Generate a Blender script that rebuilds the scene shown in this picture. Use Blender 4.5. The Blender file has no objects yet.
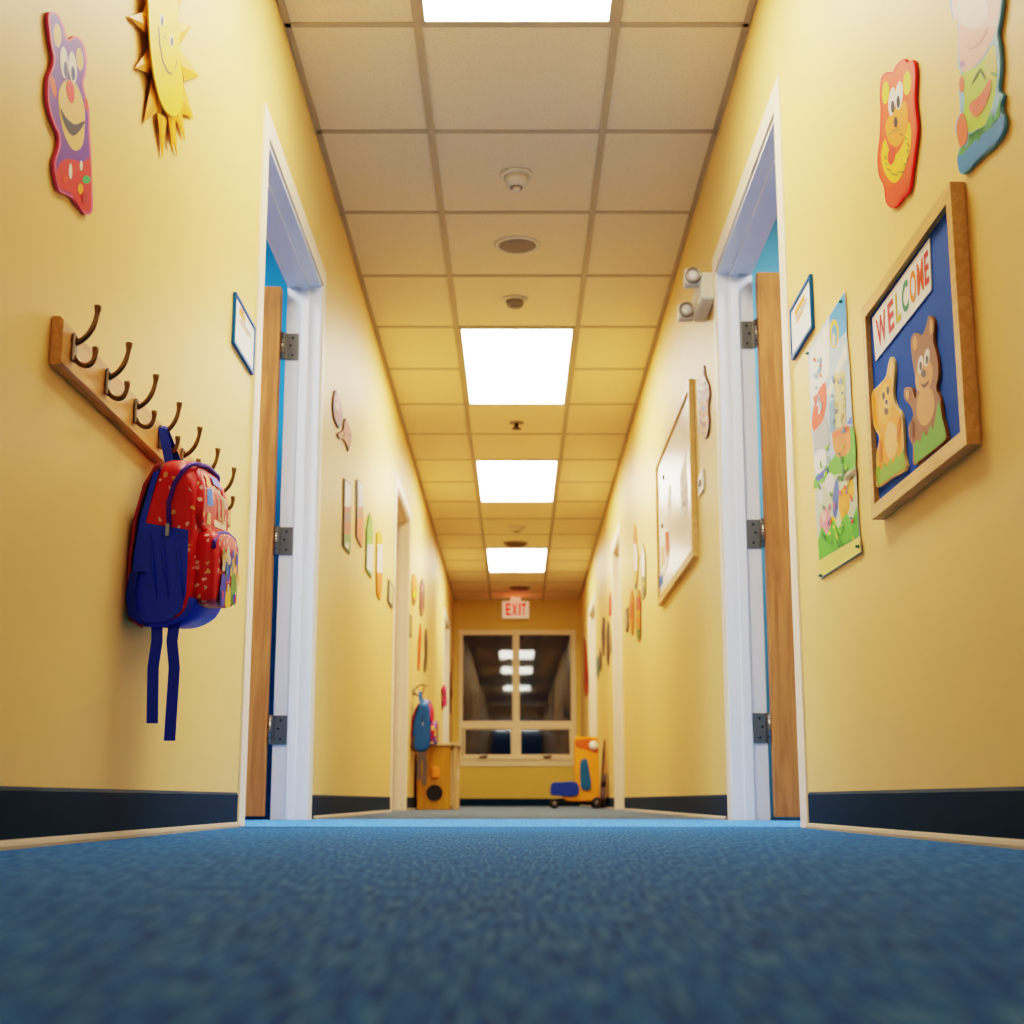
import bpy, math, random
from mathutils import Vector, Matrix
from mathutils.geometry import tessellate_polygon
random.seed(7)
scene = bpy.context.scene
COL = scene.collection

# ------------------------------------------------------------------ camera
F_PX, PITCH, CX, CY = 1406.9, 0.19401, 516.9, 523.7
CAM_H = 0.067
W0, KW = 0.7061, 0.0028            # half width of the corridor, slight widening to the far end
ZC = 2.409                         # ceiling height
YB, YE = -2.6, 16.63               # back wall, end wall
SN, CS = math.sin(PITCH), math.cos(PITCH)
cam = bpy.data.cameras.new('camera'); co = bpy.data.objects.new('camera', cam); COL.objects.link(co)
co.location = (0, 0, CAM_H); co.rotation_euler = (math.pi/2 + PITCH, 0, 0)
cam.sensor_width = 36; cam.lens = F_PX/1024*36
cam.shift_x = -(CX-512)/1024; cam.shift_y = (CY-512)/1024
cam.clip_start = 0.01
cam.dof.use_dof = True; cam.dof.focus_distance = 2.9; cam.dof.aperture_fstop = 6.5
scene.camera = co

def ray(px, py):
    a, b = (px-CX)/F_PX, (CY-py)/F_PX
    return Vector((a, CS - b*SN, SN + b*CS))
def hw(y): return W0 + KW*y
def on_wall(s, px, py, n=0.0):
    """measured place on a side wall: (distance along the corridor, height)"""
    d = ray(px, py)
    t = (W0-n)/(s*d.x - KW*d.y)
    return t*d.y, CAM_H + t*d.z
def on_y(px, py, y):
    d = ray(px, py); t = y/d.y
    return t*d.x, CAM_H + t*d.z
def on_ceiling(px, py, z=ZC):
    d = ray(px, py); t = (z-CAM_H)/d.z
    return t*d.x, t*d.y
def WP(s, a, n, z): return Vector((s*(hw(a)-n), a, z))

# ------------------------------------------------------------------ materials
def lin(c):
    r = []
    for v in c:
        v /= 255.0
        r.append(v/12.92 if v <= .04045 else ((v+.055)/1.055)**2.4)
    return (r[0], r[1], r[2], 1)
MATS = {}
def mat(name, rgb, rough=.6, metal=0, var=.06, scale=30, bump=0, spec=.5, emit=0, sheen=0, coat=0):
    if name in MATS: return MATS[name]
    m = bpy.data.materials.new(name); m.use_nodes = True; MATS[name] = m
    nt = m.node_tree; N = nt.nodes; L = nt.links; b = N['Principled BSDF']
    tc = N.new('ShaderNodeTexCoord'); no = N.new('ShaderNodeTexNoise'); no.inputs['Scale'].default_value = scale
    no.inputs['Detail'].default_value = 4
    L.new(tc.outputs['Object'], no.inputs['Vector'])
    mx = N.new('ShaderNodeMix'); mx.data_type = 'RGBA'
    c = lin(rgb)
    mx.inputs[6].default_value = tuple(min(1, v*(1-var)) for v in c[:3])+(1,)
    mx.inputs[7].default_value = tuple(min(1, v*(1+var)) for v in c[:3])+(1,)
    L.new(no.outputs['Fac'], mx.inputs[0]); L.new(mx.outputs[2], b.inputs['Base Color'])
    b.inputs['Roughness'].default_value = rough; b.inputs['Metallic'].default_value = metal
    b.inputs['Specular IOR Level'].default_value = spec
    if coat: b.inputs['Coat Weight'].default_value = coat; b.inputs['Coat Roughness'].default_value = .15
    if sheen: b.inputs['Sheen Weight'].default_value = sheen; b.inputs['Sheen Roughness'].default_value = .5
    if bump:
        bp = N.new('ShaderNodeBump'); bp.inputs['Strength'].default_value = bump; bp.inputs['Distance'].default_value = .004
        L.new(no.outputs['Fac'], bp.inputs['Height']); L.new(bp.outputs['Normal'], b.inputs['Normal'])
    if emit:
        b.inputs['Emission Color'].default_value = c; b.inputs['Emission Strength'].default_value = emit
    return m
def nodes(m): return m.node_tree.nodes, m.node_tree.links, m.node_tree.nodes['Principled BSDF']

M_wall = mat('yellow_wall_paint', (238, 203, 131), .5, var=.03, scale=6, bump=.03, spec=.3)
M_endwall = mat('ochre_end_wall_paint', (230, 195, 96), .55, var=.03, scale=6)
M_white = mat('white_trim_paint', (236, 238, 240), .4, var=.02)
M_cream = mat('cream_trim_paint', (240, 226, 200), .45, var=.02)
M_navy = mat('navy_vinyl', (2, 46, 70), .55, var=.1, scale=8, spec=.1)
M_bead = mat('cream_floor_bead', (168, 156, 136), .7)
M_blue_room = mat('cyan_room_paint', (30, 150, 215), .7, var=.03)
M_blue_room2 = mat('pale_blue_room_paint', (120, 190, 225), .7, var=.03)
M_bar = mat('ceiling_bar_paint', (186, 170, 138), .5, var=.03)
M_steel = mat('brushed_steel', (150, 143, 132), .38, metal=1, var=.1, scale=60)
M_bronze = mat('antique_bronze', (122, 98, 66), .32, metal=1, var=.2, scale=80)
M_plast = mat('ivory_plastic', (226, 216, 190), .45)
M_grey = mat('grey_grille', (150, 140, 122), .7, var=.15, scale=200)
M_dark = mat('dark_plastic', (28, 26, 26), .5)
M_paper = mat('white_paper', (244, 243, 238), .6, var=.01)

def wood(name, c1, c2, axis='z', sc=1.0, rough=.45):
    m = mat(name, c1, rough); N, L, b = nodes(m)
    tc = N.new('ShaderNodeTexCoord'); mp = N.new('ShaderNodeMapping')
    st = {'z': (14, 14, 1.2), 'y': (14, 1.2, 14), 'x': (1.2, 14, 14)}[axis]
    mp.inputs['Scale'].default_value = tuple(v*sc for v in st)
    no = N.new('ShaderNodeTexNoise'); no.inputs['Scale'].default_value = 2.2; no.inputs['Detail'].default_value = 8
    no.inputs['Distortion'].default_value = 1.1
    rp = N.new('ShaderNodeValToRGB'); rp.color_ramp.elements[0].color = lin(c2); rp.color_ramp.elements[1].color = lin(c1)
    rp.color_ramp.elements[0].position = .35; rp.color_ramp.elements[1].position = .62
    L.new(tc.outputs['Object'], mp.inputs[0]); L.new(mp.outputs[0], no.inputs['Vector'])
    L.new(no.outputs['Fac'], rp.inputs[0]); L.new(rp.outputs[0], b.inputs['Base Color'])
    return m
M_oak = wood('oak_door_veneer', (196, 130, 68), (164, 102, 50))
M_oak_frame = wood('oak_frame', (230, 186, 116), (212, 164, 94), 'y', 2)
M_rail = wood('pine_rail', (226, 172, 100), (204, 148, 80), 'y', 1.5)
M_toywood = wood('orange_birch', (216, 156, 34), (194, 132, 24), 'z', 1.2)
M_edge = wood('pale_birch', (222, 190, 136), (190, 152, 98), 'z', 1.2)

def carpet(name, c1, c2, c3, sheen):
    m = mat(name, c1, .95, spec=.1); N, L, b = nodes(m)
    tc = N.new('ShaderNodeTexCoord')
    n1 = N.new('ShaderNodeTexNoise'); n1.inputs['Scale'].default_value = 260; n1.inputs['Detail'].default_value = 3
    n2 = N.new('ShaderNodeTexNoise'); n2.inputs['Scale'].default_value = 9; n2.inputs['Detail'].default_value = 3
    rp = N.new('ShaderNodeValToRGB'); e = rp.color_ramp.elements
    e[0].color = lin(c2); e[0].position = .36; e[1].color = lin(c3); e[1].position = .66
    k = e.new(.5); k.color = lin(c1)
    mx = N.new('ShaderNodeMix'); mx.data_type = 'RGBA'; mx.blend_type = 'MULTIPLY'; mx.inputs[0].default_value = .35
    r2 = N.new('ShaderNodeValToRGB'); r2.color_ramp.elements[0].position = .3; r2.color_ramp.elements[1].position = .7
    r2.color_ramp.elements[0].color = (.6, .6, .6, 1)
    mp = N.new('ShaderNodeMapping'); mp.inputs['Scale'].default_value = (1.0, .07, 1)     # yarn runs along the corridor
    L.new(tc.outputs['Object'], mp.inputs[0]); L.new(mp.outputs[0], n1.inputs['Vector']); L.new(tc.outputs['Object'], n2.inputs['Vector'])
    L.new(n1.outputs['Fac'], rp.inputs[0]); L.new(n2.outputs['Fac'], r2.inputs[0])
    L.new(rp.outputs[0], mx.inputs[6]); L.new(r2.outputs[0], mx.inputs[7]); L.new(mx.outputs[2], b.inputs['Base Color'])
    bp = N.new('ShaderNodeBump'); bp.inputs['Strength'].default_value = .35; bp.inputs['Distance'].default_value = .002
    L.new(n1.outputs['Fac'], bp.inputs['Height']); L.new(bp.outputs['Normal'], b.inputs['Normal'])
    b.inputs['Sheen Weight'].default_value = sheen; b.inputs['Sheen Roughness'].default_value = .4
    b.inputs['Sheen Tint'].default_value = lin((225, 215, 200))
    return m
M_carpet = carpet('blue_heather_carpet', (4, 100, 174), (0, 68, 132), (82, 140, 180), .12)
M_spill = carpet('carpet_room_light', (70, 136, 206), (48, 112, 186), (104, 164, 222), .12)  # cool light from the rooms, put into a lighter carpet blue

def ceiling_mat():
    m = mat('mineral_fibre_tile', (226, 206, 168), .9, spec=.2); N, L, b = nodes(m)
    tc = N.new('ShaderNodeTexCoord'); n1 = N.new('ShaderNodeTexNoise'); n1.inputs['Scale'].default_value = 120; n1.inputs['Detail'].default_value = 6
    n1.inputs['Roughness'].default_value = .75
    rp = N.new('ShaderNodeValToRGB'); e = rp.color_ramp.elements
    e[0].position = .34; e[0].color = lin((216, 192, 150)); e[1].position = .47; e[1].color = lin((242, 224, 186))
    L.new(tc.outputs['Object'], n1.inputs['Vector']); L.new(n1.outputs['Fac'], rp.inputs[0]); L.new(rp.outputs[0], b.inputs['Base Color'])
    bp = N.new('ShaderNodeBump'); bp.inputs['Strength'].default_value = .25; bp.inputs['Distance'].default_value = .003
    L.new(n1.outputs['Fac'], bp.inputs['Height']); L.new(bp.outputs['Normal'], b.inputs['Normal'])
    return m
M_tile = ceiling_mat()

def emis(name, rgb, s):
    m = bpy.data.materials.new(name); m.use_nodes = True; nt = m.node_tree
    nt.nodes.remove(nt.nodes['Principled BSDF']); e = nt.nodes.new('ShaderNodeEmission')
    e.inputs[0].default_value = lin(rgb); e.inputs[1].default_value = s
    nt.links.new(e.outputs[0], nt.nodes['Material Output'].inputs[0]); return m
M_panel = emis('lit_diffuser', (255, 246, 228), 15.0)
M_exit = emis('lit_exit_letters', (255, 0, 0), .8)
M_exitbox = mat('exit_sign_face', (250, 225, 200), .5, emit=.22)

def glass_mat():
    m = bpy.data.materials.new('dark_window_glass'); m.use_nodes = True; nt = m.node_tree; N = nt.nodes; L = nt.links
    N.remove(N['Principled BSDF'])
    t = N.new('ShaderNodeBsdfTransparent'); t.inputs[0].default_value = (.75, .8, .8, 1)
    g = N.new('ShaderNodeBsdfGlossy'); g.inputs['Roughness'].default_value = .03
    mx = N.new('ShaderNodeMixShader'); mx.inputs[0].default_value = .065
    L.new(t.outputs[0], mx.inputs[1]); L.new(g.outputs[0], mx.inputs[2]); L.new(mx.outputs[0], N['Material Output'].inputs[0])
    return m
M_glass = glass_mat()

def print_mat(name, base, spots, sc=55, thr=.2):
    """printed fabric: scattered little motifs on a base colour"""
    m = mat(name, base, .45, spec=.4); N, L, b = nodes(m)
    tc = N.new('ShaderNodeTexCoord'); vo = N.new('ShaderNodeTexVoronoi'); vo.inputs['Scale'].default_value = sc
    rp = N.new('ShaderNodeValToRGB'); rp.color_ramp.interpolation = 'CONSTANT'; e = rp.color_ramp.elements
    e[0].position = 0; e[0].color = (1, 1, 1, 1); e[1].position = thr; e[1].color = (0, 0, 0, 1)
    hs = N.new('ShaderNodeValToRGB'); hs.color_ramp.interpolation = 'CONSTANT'; h = hs.color_ramp.elements
    h[0].position = 0; h[0].color = lin(spots[0]); h[1].position = .4; h[1].color = lin(spots[1])
    q = h.new(.7); q.color = lin(base)
    se = N.new('ShaderNodeSeparateColor')
    mx = N.new('ShaderNodeMix'); mx.data_type = 'RGBA'; mx.inputs[6].default_value = lin(base)
    ns = N.new('ShaderNodeTexNoise'); ns.inputs['Scale'].default_value = 120
    ad = N.new('ShaderNodeVectorMath'); ad.operation = 'MULTIPLY_ADD'; ad.inputs[1].default_value = (.012, .012, .012)
    L.new(tc.outputs['Object'], ns.inputs['Vector']); L.new(ns.outputs['Color'], ad.inputs[0]); L.new(tc.outputs['Object'], ad.inputs[2])
    L.new(ad.outputs[0], vo.inputs['Vector']); L.new(vo.outputs['Distance'], rp.inputs[0])
    L.new(vo.outputs['Color'], se.inputs[0]); L.new(se.outputs[0], hs.inputs[0])
    L.new(rp.outputs[0], mx.inputs[0]); L.new(hs.outputs[0], mx.inputs[7]); L.new(mx.outputs[2], b.inputs['Base Color'])
    return m
M_redprint = print_mat('red_printed_nylon', (204, 18, 30), ((240, 190, 180), (225, 170, 110)), 60, .27)
M_multi = print_mat('red_cartoon_print', (190, 24, 34), ((30, 60, 170), (230, 200, 130)), 40, .5)
M_bluefab = mat('royal_blue_nylon', (0, 62, 205), .5, var=.12, scale=60, bump=.1)
M_web = mat('blue_webbing', (4, 56, 180), .6, var=.1, scale=200)
M_purp = mat('violet_zip_tape', (70, 24, 160), .5)
M_darkred = mat('dark_red_piping', (150, 20, 44), .5)
M_navyfab = mat('navy_back_mesh', (22, 26, 60), .8)
M_tealfab = mat('teal_blue_nylon', (14, 92, 160), .5, var=.12, scale=40)
M_pinkred = mat('crimson_nylon', (200, 30, 66), .5, var=.1)

def C(r, g, b):
    a = (r+g+b)/3; r, g, b = [max(0, min(255, int((a+(v-a)*1.42)*.93))) for v in (r, g, b)]
    return mat('ink_%d_%d_%d' % (r, g, b), (r, g, b), .5, var=.05, scale=60, spec=.4)

# ------------------------------------------------------------------ mesh building
class MB:
    def __init__(s): s.v = []; s.f = []; s.m = []; s.sm = []; s.mats = []
    def mi(s, m):
        if m not in s.mats: s.mats.append(m)
        return s.mats.index(m)
    def add(s, vs, fs, m, smooth=False):
        o = len(s.v); s.v += [Vector(p) for p in vs]; k = s.mi(m)
        for f in fs: s.f.append([i+o for i in f]); s.m.append(k); s.sm.append(smooth)
        return s
    def poly(s, pts, m):
        pts = [Vector(p) for p in pts]
        return s.add(pts, [list(t) for t in tessellate_polygon([pts])], m)
    def prism(s, front, back, m, ms=None):
        n = len(front); s.poly(front, m); s.poly(list(reversed(back)), ms or m)
        s.add(list(front)+list(back), [[i, (i+1) % n, n+(i+1) % n, n+i] for i in range(n)], ms or m); return s
    def box(s, a, b, m, bev=0):
        x0, y0, z0 = [min(p, q) for p, q in zip(a, b)]; x1, y1, z1 = [max(p, q) for p, q in zip(a, b)]
        if bev:
            return s.rbox((x0, y0, z0), (x1, y1, z1), m, bev)
        vs = [(x, y, z) for z in (z0, z1) for y in (y0, y1) for x in (x0, x1)]
        return s.add(vs, [[0, 2, 3, 1], [4, 5, 7, 6], [0, 1, 5, 4], [2, 6, 7, 3], [0, 4, 6, 2], [1, 3, 7, 5]], m)
    def rbox(s, a, b, m, r):
        import bmesh
        bm = bmesh.new(); bmesh.ops.create_cube(bm, size=1)
        for v in bm.verts:
            v.co = Vector([(a[i]+b[i])/2 + v.co[i]*(b[i]-a[i]) for i in range(3)])
        bmesh.ops.bevel(bm, geom=bm.edges[:], offset=r, segments=3, affect='EDGES', profile=.5)
        bm.verts.index_update()
        s.add([v.co.copy() for v in bm.verts], [[v.index for v in f.verts] for f in bm.faces], m, False); bm.free(); return s
    def hexa(s, q0, q1, m):
        """box from two quads"""
        return s.add(list(q0)+list(q1), [[3, 2, 1, 0], [4, 5, 6, 7]]+[[i, (i+1) % 4, 4+(i+1) % 4, 4+i] for i in range(4)], m)
    def tube(s, path, rad, m, n=10, flat=None):
        path = [Vector(p) for p in path]; vs = []; fs = []
        if not hasattr(rad, '__len__'): rad = [rad]*len(path)
        up = Vector((0.13, .31, .94))
        for i, p in enumerate(path):
            d = (path[min(i+1, len(path)-1)]-path[max(i-1, 0)]).normalized()
            if i == 0: u = d.cross(up).normalized()
            else: u = (u-d*u.dot(d)).normalized()
            w = d.cross(u)
            for k in range(n):
                a = 2*math.pi*k/n; vs.append(p+(u*math.cos(a)+w*math.sin(a))*rad[i])
        for i in range(len(path)-1):
            for k in range(n): fs.append([i*n+k, i*n+(k+1) % n, (i+1)*n+(k+1) % n, (i+1)*n+k])
        s.add(vs, fs, m, True)
        s.add(vs[:n], [list(range(n))[::-1]], m); s.add(vs[-n:], [list(range(n))], m); return s
    def lathe(s, o, ax, prof, m, n=28):
        """prof: (distance along ax, radius)"""
        o = Vector(o); ax = Vector(ax).normalized(); u = ax.orthogonal().normalized(); w = ax.cross(u); vs = []; fs = []
        for d, r in prof:
            for k in range(n):
                a = 2*math.pi*k/n; vs.append(o+ax*d+(u*math.cos(a)+w*math.sin(a))*r)
        for i in range(len(prof)-1):
            for k in range(n): fs.append([i*n+k, i*n+(k+1) % n, (i+1)*n+(k+1) % n, (i+1)*n+k])
        s.add(vs, fs, m, True); s.add(vs[:n], [list(range(n))[::-1]], m); s.add(vs[-n:], [list(range(n))], m); return s
    def ribbon(s, path, wdir, width, th, m):
        path = [Vector(p) for p in path]; wd = Vector(wdir).normalized()*width/2; vs = []; fs = []
        for i, p in enumerate(path):
            d = (path[min(i+1, len(path)-1)]-path[max(i-1, 0)]).normalized(); nn = d.cross(wd).normalized()*th/2
            vs += [p-wd-nn, p+wd-nn, p+wd+nn, p-wd+nn]
        for i in range(len(path)-1):
            for k in range(4): fs.append([i*4+k, i*4+(k+1) % 4, i*4+4+(k+1) % 4, i*4+4+k])
        fs += [[3, 2, 1, 0], [len(vs)-4, len(vs)-3, len(vs)-2, len(vs)-1]]
        return s.add(vs, fs, m)
    def loft(s, rings, m, smooth=True, caps=True):
        n = len(rings[0]); vs = [p for r in rings for p in r]; fs = []
        for i in range(len(rings)-1):
            for k in range(n): fs.append([i*n+k, i*n+(k+1) % n, (i+1)*n+(k+1) % n, (i+1)*n+k])
        s.add(vs, fs, m, smooth)
        if caps:
            s.poly(rings[0][::-1], m); s.poly(rings[-1], m)
        return s
    def build(s, name, parent=None, origin=None):
        if origin is None:
            if parent is not None: origin = parent.matrix_world.translation if False else Vector(parent['_o'])
            else:
                lo = Vector([min(v[i] for v in s.v) for i in range(3)]); hi = Vector([max(v[i] for v in s.v) for i in range(3)])
                origin = (lo+hi)/2; origin.z = lo.z
        origin = Vector(origin)
        me = bpy.data.meshes.new(name); me.from_pydata([v-origin for v in s.v], [], s.f)
        for m in s.mats: me.materials.append(m)
        for p, k, sm in zip(me.polygons, s.m, s.sm): p.material_index = k; p.use_smooth = sm
        import bmesh
        bm = bmesh.new(); bm.from_mesh(me); bmesh.ops.remove_doubles(bm, verts=bm.verts, dist=1e-6)
        bmesh.ops.recalc_face_normals(bm, faces=bm.faces); bm.to_mesh(me); bm.free()
        o = bpy.data.objects.new(name, me); COL.objects.link(o)
        if parent is not None: o.parent = parent; o['_o'] = tuple(origin) ; o.location = origin-Vector(parent['_o'])
        else: o.location = origin; o['_o'] = tuple(origin)
        return o
def tag(o, label, cat, group=None):
    o['label'] = label; o['category'] = cat
    if group: o['group'] = group
    return o
def thing(name, label, cat, loc, group=None):
    o = bpy.data.objects.new(name, None); COL.objects.link(o); o.location = loc; o['_o'] = tuple(loc); o.empty_display_size = .05
    return tag(o, label, cat, group)
def struct(mb, name, parent=None, origin=None):
    o = mb.build(name, parent, origin)
    if parent is None: o['kind'] = 'structure'
    return o

# ------------------------------------------------------------------ room shell
HEAD = 1.938
DOORS = {'L': [(3.74, 4.934), (8.28, 9.38), (14.3, 15.45)], 'R': [(3.585, 4.80), (9.8, 10.66), (13.2, 14.4)]}
WT = .112                          # wall thickness
b = MB()
M_far = carpet('far_carpet_grey_sheen', (92, 116, 134), (62, 84, 104), (132, 146, 156), .12)  # same blue carpet farther off, its grazing sheen put into a greyer colour
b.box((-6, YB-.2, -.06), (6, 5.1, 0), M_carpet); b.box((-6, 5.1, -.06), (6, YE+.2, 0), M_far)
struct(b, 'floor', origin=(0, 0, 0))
b = MB(); y0, y1 = 3.62, 5.12  # floor band painting the light that spills from both near doorways
b.add([(-hw(y0)-.1, y0, .0012), (hw(y0)+.1, y0, .0012), (hw(y1)+.1, y1, .0012), (-hw(y1)-.1, y1, .0012)], [[0, 1, 2, 3]], M_spill)
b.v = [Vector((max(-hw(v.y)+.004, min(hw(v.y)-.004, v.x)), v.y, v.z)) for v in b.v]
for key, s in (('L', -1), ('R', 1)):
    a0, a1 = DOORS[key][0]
    b.add([(s*(hw(a0)-.004), a0+.03, .0012), (s*(hw(a1)-.004), a1-.03, .0012), (s*(hw(a1)+.3), a1-.03, .0012), (s*(hw(a0)+.3), a0+.03, .0012)], [[0, 1, 2, 3]], M_spill)
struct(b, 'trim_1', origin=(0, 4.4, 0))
b = MB(); b.box((-.95, YB-.1, ZC), (.95, YE+.1, ZC+.05), M_tile); struct(b, 'ceiling', origin=(0, 0, ZC))

def side_wall(key, s, name):
    b = MB(); cuts = [YB]
    for a0, a1 in DOORS[key]: cuts += [a0, a1]
    cuts.append(YE)
    def seg(a0, a1, z0, z1):
        q = [WP(s, a0, 0, z0), WP(s, a1, 0, z0), WP(s, a1, 0, z1), WP(s, a0, 0, z1)]
        r = [WP(s, a0, -WT, z0), WP(s, a1, -WT, z0), WP(s, a1, -WT, z1), WP(s, a0, -WT, z1)]
        b.hexa(q, r, M_wall)
    for i in range(0, len(cuts)-1, 2): seg(cuts[i], cuts[i+1], 0, ZC)
    for a0, a1 in DOORS[key]: seg(a0, a1, HEAD, ZC)
    struct(b, name, origin=(s*hw(5), 5, 0))
side_wall('L', -1, 'wall_left'); side_wall('R', 1, 'wall_right')

# skirting with a cream bead at the floor
def skirting(key, s, name):
    b = MB(); c = [YB]
    for a0, a1 in DOORS[key]: c += [a0-.09, a1+.09]
    c.append(YE)
    for i in range(0, len(c), 2):
        a0, a1 = c[i], c[i+1]
        pr = [(0, .0), (.006, 0), (.006, .08), (.003, .086), (0, .086)]
        b.loft([[WP(s, a, n, z) for n, z in pr] for a in (a0, a1)], M_navy, False)
        pr = [(.006, .0), (.016, 0), (.0155, .005), (.012, .010), (.006, .013)]
        b.loft([[WP(s, a, n, z) for n, z in pr] for a in (a0, a1)], M_bead, False)
    struct(b, name, origin=(s*hw(5), 5, 0))
skirting('L', -1, 'baseboard_left'); skirting('R', 1, 'baseboard_right')

# ceiling bars
TD = .7045; Y0 = 3.95; G = .306
b = MB()
for x in (-G, G): b.box((x-.012, YB, ZC-.006), (x+.012, YE-.01, ZC+.001), M_bar)
k = -9
while Y0+k*TD < YE-.05:
    y = Y0+k*TD
    if y > YB: b.box((-hw(y)+.004, y-.012, ZC-.004), (hw(y)-.004, y+.012, ZC+.001), M_bar)
    k += 1
for s in (-1, 1):
    b.hexa([WP(s, YB, .004, ZC-.004), WP(s, YE-.02, .004, ZC-.004), WP(s, YE-.02, .022, ZC-.004), WP(s, YB, .022, ZC-.004)],
           [WP(s, YB, .004, ZC+.001), WP(s, YE-.02, .004, ZC+.001), WP(s, YE-.02, .022, ZC+.001), WP(s, YB, .022, ZC+.001)], M_bar)
struct(b, 'trim_2', origin=(0, 0, ZC))

# door frames
TRIM = [2]
def door_frame(key, s, idx, mt, near_detail):
    a0, a1 = DOORS[key][idx]; b = MB(); J = .018
    dep = -WT-.012
    def bx(aa, ab, n0, n1, z0, z1, m=mt):
        b.hexa([WP(s, aa, n0, z0), WP(s, ab, n0, z0), WP(s, ab, n0, z1), WP(s, aa, n0, z1)],
               [WP(s, aa, n1, z0), WP(s, ab, n1, z0), WP(s, ab, n1, z1), WP(s, aa, n1, z1)], m)
    for aa, ab in ((a0-.0, a0+J), (a1-J, a1)): bx(aa, ab, dep, .001, 0, HEAD)
    bx(a0, a1, dep, .001, HEAD-J, HEAD)
    # stops
    for aa, ab in ((a0+J, a0+J+.012), (a1-J-.012, a1-J)): bx(aa, ab, -.072, -.042, 0, HEAD-J)
    bx(a0+J, a1-J, -.072, -.042, HEAD-J-.012, HEAD-J)
    # moulded casing, corridor side
    cw = .072
    def cas(pts_fn):
        pr = [(0, .0), (0, .008), (.018, .010), (.05, .008), (cw, .006), (cw, 0)]   # (away from opening, out of wall)
        return pr
    pr = cas(None)
    b.loft([[WP(s, a0-.0-w+.006, n, z if zz == 0 else z+w) for w, n in pr] for zz, z in ((0, 0), (1, HEAD-.006))], M_cream, False)
    b.loft([[WP(s, a1+w-.006, n, z if zz == 0 else z+w) for w, n in pr] for zz, z in ((0, 0), (1, HEAD-.006))], M_cream, False)
    b.loft([[WP(s, (a0-w+.006) if e == 0 else (a1+w-.006), n, HEAD+w-.006) for w, n in pr] for e in (0, 1)], M_cream, False)
    TRIM[0] += 1
    struct(b, 'trim_%d' % TRIM[0], origin=WP(s, (a0+a1)/2, 0, 0))
for key, s in (('L', -1), ('R', 1)):
    for i in range(3): door_frame(key, s, i, M_white if i == 0 else M_cream, i == 0)

# near doors: oak leaf swung into the room, three butt hinges on the far jamb
DN = [0]
def open_leaf(key, s, gap, pull):
    a0, a1 = DOORS[key][0]; DN[0] += 1
    px = hw(a1)+WT+.012+gap
    b = MB(); y1 = a1-.018-.002; y0 = y1-.042
    o = Vector((s*px, y1, 0))
    b.rbox((min(s*px, s*(px+.9)), y0-pull, .012), (max(s*px, s*(px+.9)), y1-pull, HEAD-.032), M_oak, .002)
    d = struct(b, 'door_%d' % DN[0], origin=o); 
    for zc in (.305, .97, 1.69):
        h = MB()
        xk = s*(px-gap*.35)
        h.tube([(xk, y1-.012-pull, zc-.05), (xk, y1-.012-pull, zc+.05)], .0075, M_steel, 12)
        for zz in (-.03, -.01, .01, .03): h.tube([(xk, y1-.012-pull, zc+zz-.001), (xk, y1-.012-pull, zc+zz+.001)], .0082, M_dark, 12)
        xa, xb = s*(px-gap-.004), s*(px-gap-.048)
        h.rbox((min(xa, xb), y1-.0035, zc-.05), (max(xa, xb), y1+.0005, zc+.05), M_steel, .0015)
        h.box((min(xk, xa), y1-.010-pull*.5, zc-.05), (max(xk, xa), y1-.0015, zc+.05), M_steel)
        h.box((min(s*px, xk), y0-pull-.001+.03, zc-.05), (max(s*(px+.004), xk), y0-pull+.034, zc+.05), M_steel)
        for zz in (-.032, 0.004, .033):
            h.lathe((s*(px-gap-.026+(.008 if zz == .004 else 0)), y1-.003, zc+zz), (0, -1, 0), [(0, .0045), (.0016, .004)], M_dark, 10)
        h.build('hinge', d)
open_leaf('L', -1, .016, .004); open_leaf('R', 1, .008, .010)
# far doors: closed, set back in their frames
for key, s in (('L', -1), ('R', 1)):
    for i in (1, 2):
        a0, a1 = DOORS[key][i]; DN[0] += 1; b = MB()
        b.hexa([WP(s, a0+.02, -.10, .008), WP(s, a1-.02, -.10, .008), WP(s, a1-.02, -.10, HEAD-.022), WP(s, a0+.02, -.10, HEAD-.022)],
               [WP(s, a0+.02, -.14, .008), WP(s, a1-.02, -.14, .008), WP(s, a1-.02, -.14, HEAD-.022), WP(s, a0+.02, -.14, HEAD-.022)], M_oak)
        d = struct(b, 'door_%d' % DN[0], origin=WP(s, a0, -.1, 0))
        h = MB(); p = WP(s, a0+.09, -.099, .95); h.lathe(p, (-s, 0, 0), [(0, .026), (.006, .026), (.01, .011), (.04, .011)], M_steel, 16)
        h.tube([p+Vector((-s*.04, -.01, 0)), p+Vector((-s*.04, .1, 0))], .009, M_steel); h.build('door_handle', d)

# rooms beyond the two near doors
def side_room(key, s, nm, m, cm):
    x0 = s*(W0+KW*5+WT+.02); x1 = s*3.6; ya, yb = 1.2, 5.5
    def pl(name, a, c):
        b = MB(); b.box(a, c, m); struct(b, name)
    pl('wall_%s_room_far' % nm, (x1, ya, 0), (x1+s*.05, yb, 2.5))
    pl('wall_%s_room_back' % nm, (x0, yb, 0), (x1, yb+.05, 2.5))
    pl('wall_%s_room_front' % nm, (x0, ya-.05, 0), (x1, ya, 2.5))
    b = MB(); b.box((x0, ya-.05, 2.5), (x1, yb+.05, 2.55), M_tile); struct(b, 'ceiling')
    l = bpy.data.lights.new('room_light', 'AREA'); l.energy = 52; l.color = (.93, .97, 1.0); l.shape = 'RECTANGLE'; l.size = 1.2; l.size_y = .6
    o = bpy.data.objects.new('room_light', l); COL.objects.link(o); o.location = (s*2.0, 4.3, 2.47)
side_room('L', -1, 'left', M_blue_room, None); side_room('R', 1, 'right', M_blue_room2, None)

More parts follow.
